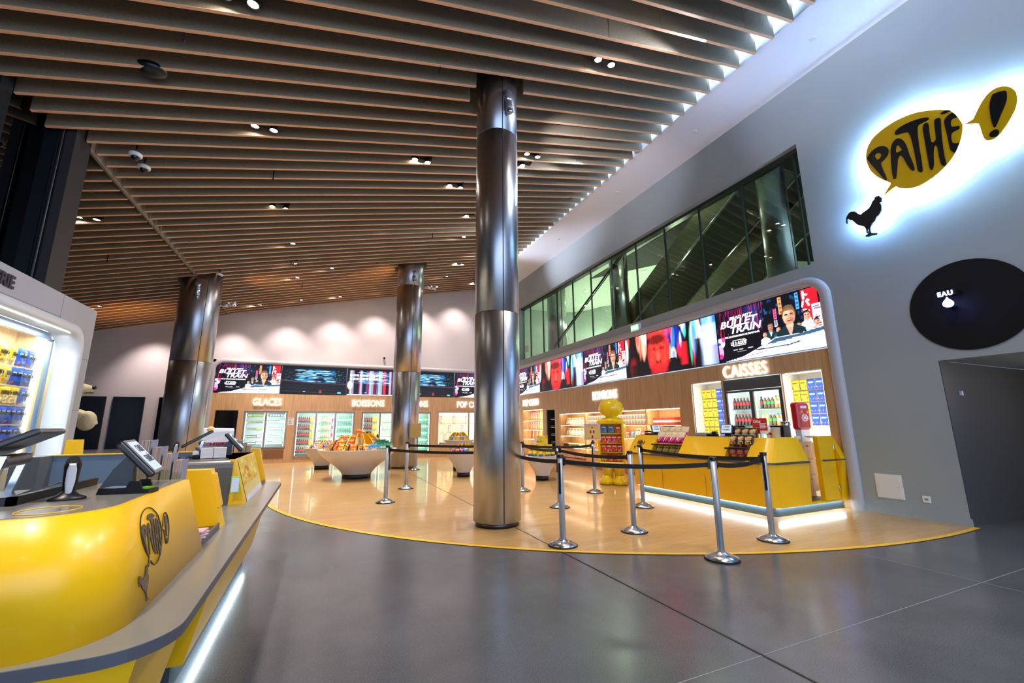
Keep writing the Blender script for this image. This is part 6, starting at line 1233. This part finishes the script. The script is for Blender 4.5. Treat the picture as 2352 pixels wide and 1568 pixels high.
for si, (z, ks) in enumerate(((1.135, ['sw_lb', 'sw_lb', 'sw_mix']), (.925, ['sw_mix', 'sw_pink', 'sw_pink', 'sw_mix']), (.725, ['sw_mix', 'sw_pink', 'sw_mix', 'sw_pink']), (.505, ['sw_teal', 'sw_mix', 'sw_red', 'sw_teal']))):
    for i, k in enumerate(ks):
        if k == 'sw_red': k = 'sw_mix'
        p = Rw@Vector((-.25+.5*(i+.5)/len(ks), -.12, 0)); put(k, (6.21+p.x, 8.25+p.y, z), (R(-10), 0, R(-48)+(RNG.rand()-.5)*.2), f'on the {ORD[si] if si < 3 else "lowest"} shelf of the tall yellow display stand', f'on shelf {si+1} of the yellow display stand', 'sweet bag')

# ---------- general light of the hall: back wall washers, unseen lamps behind the camera, added fill spots
for x in (-5.5, -3.2, -1.4, .3, 1.9, 3.8, 5.4, 6.8): lamp('SPOT', (x, BW-1.1, zc(x, BW)-.12), 150, '#ffe9e2', .1, rot=(R(22), 0, 0), angle=R(80), blend=.9, name='wall_wash')
for x, y, e in ((-2, 1.2, 600), (2.6, .8, 600), (4.8, 1.8, 350), (-2.4, -2.5, 700), (3, -3, 700), (-5.5, 12, 200)): lamp('SPOT', (x, y, zc(x)-.05), e*.6, '#fff0e2', .12, angle=R(95), blend=.8, name='downlight')
lamp('POINT', (9.3, 1.0, 1.9), 26, '#fff2e2', .15, name='passage_fill')  # unseen point lamp added to brighten the dark passage
for (x_, y_, z_), (tx, ty), e_ in (((2.6, 5.3, 6.3), (7.3, 3.6), 220), ((2.75, 5.5, 6.3), (7.3, 8.5), 230), ((3.2, 14.4, 6.3), (7.2, 12.5), 650), ((1.8, -1.5, 6.2), (7.2, .8), 420)):
    d_ = Vector((tx-x_, ty-y_, 7.66-z_)); o_ = lamp('SPOT', (x_, y_, z_), e_, '#e4ebff', .07, angle=R(48), blend=1., name='uplight_beam'); o_.rotation_euler = d_.to_track_quat('-Z', 'Y').to_euler()  # added beams that brighten the soffit, no lit projector at their origin
for (x_, y_, z_), (tx, ty, tz), e_ in (((-2.7, 14.15, 4.85), (-.9, 15.2, 6.1), 150), ((-5.4, 15.6, 3.2), (-5.8, 16.4, 4.9), 90), ((2.2, 13.9, 6.2), (1.2, 15.5, 6.6), 25)):
    o_ = lamp('SPOT', (x_, y_, z_), e_, '#ffb468', .06, angle=R(80), blend=1., name='uplight_beam'); o_.rotation_euler = Vector((tx-x_, ty-y_, tz-z_)).to_track_quat('-Z', 'Y').to_euler()
for y in (-2, 1, 4, 7.5, 11): lamp('SPOT', (5.3, y, zc(5.3)-.08), 260, '#dfeaff', .1, rot=(0, R(62), 0), angle=R(85), blend=1., name='wall_wash')  # unseen spots added to brighten the right wall
for y in (1, 5, 9, 13): lamp('AREA', (6.35, y, 8.0), 26, '#a8cdf2', .1, 3.6, (0, R(-90), 0), name='cove_light')
w = bpy.data.worlds.new('world'); bpy.context.scene.world = w; w.use_nodes = True; w.node_tree.nodes['Background'].inputs[0].default_value = (*lin('#8fa3c0'), 1); w.node_tree.nodes['Background'].inputs[1].default_value = 3.2
sc = bpy.context.scene; sc.view_settings.view_transform = 'Standard'; sc.view_settings.look = 'None'; sc.view_settings.gamma = 1; sc.view_settings.exposure = 1.08; sc.view_settings.use_curve_mapping = False
bpy.context.view_layer.update()
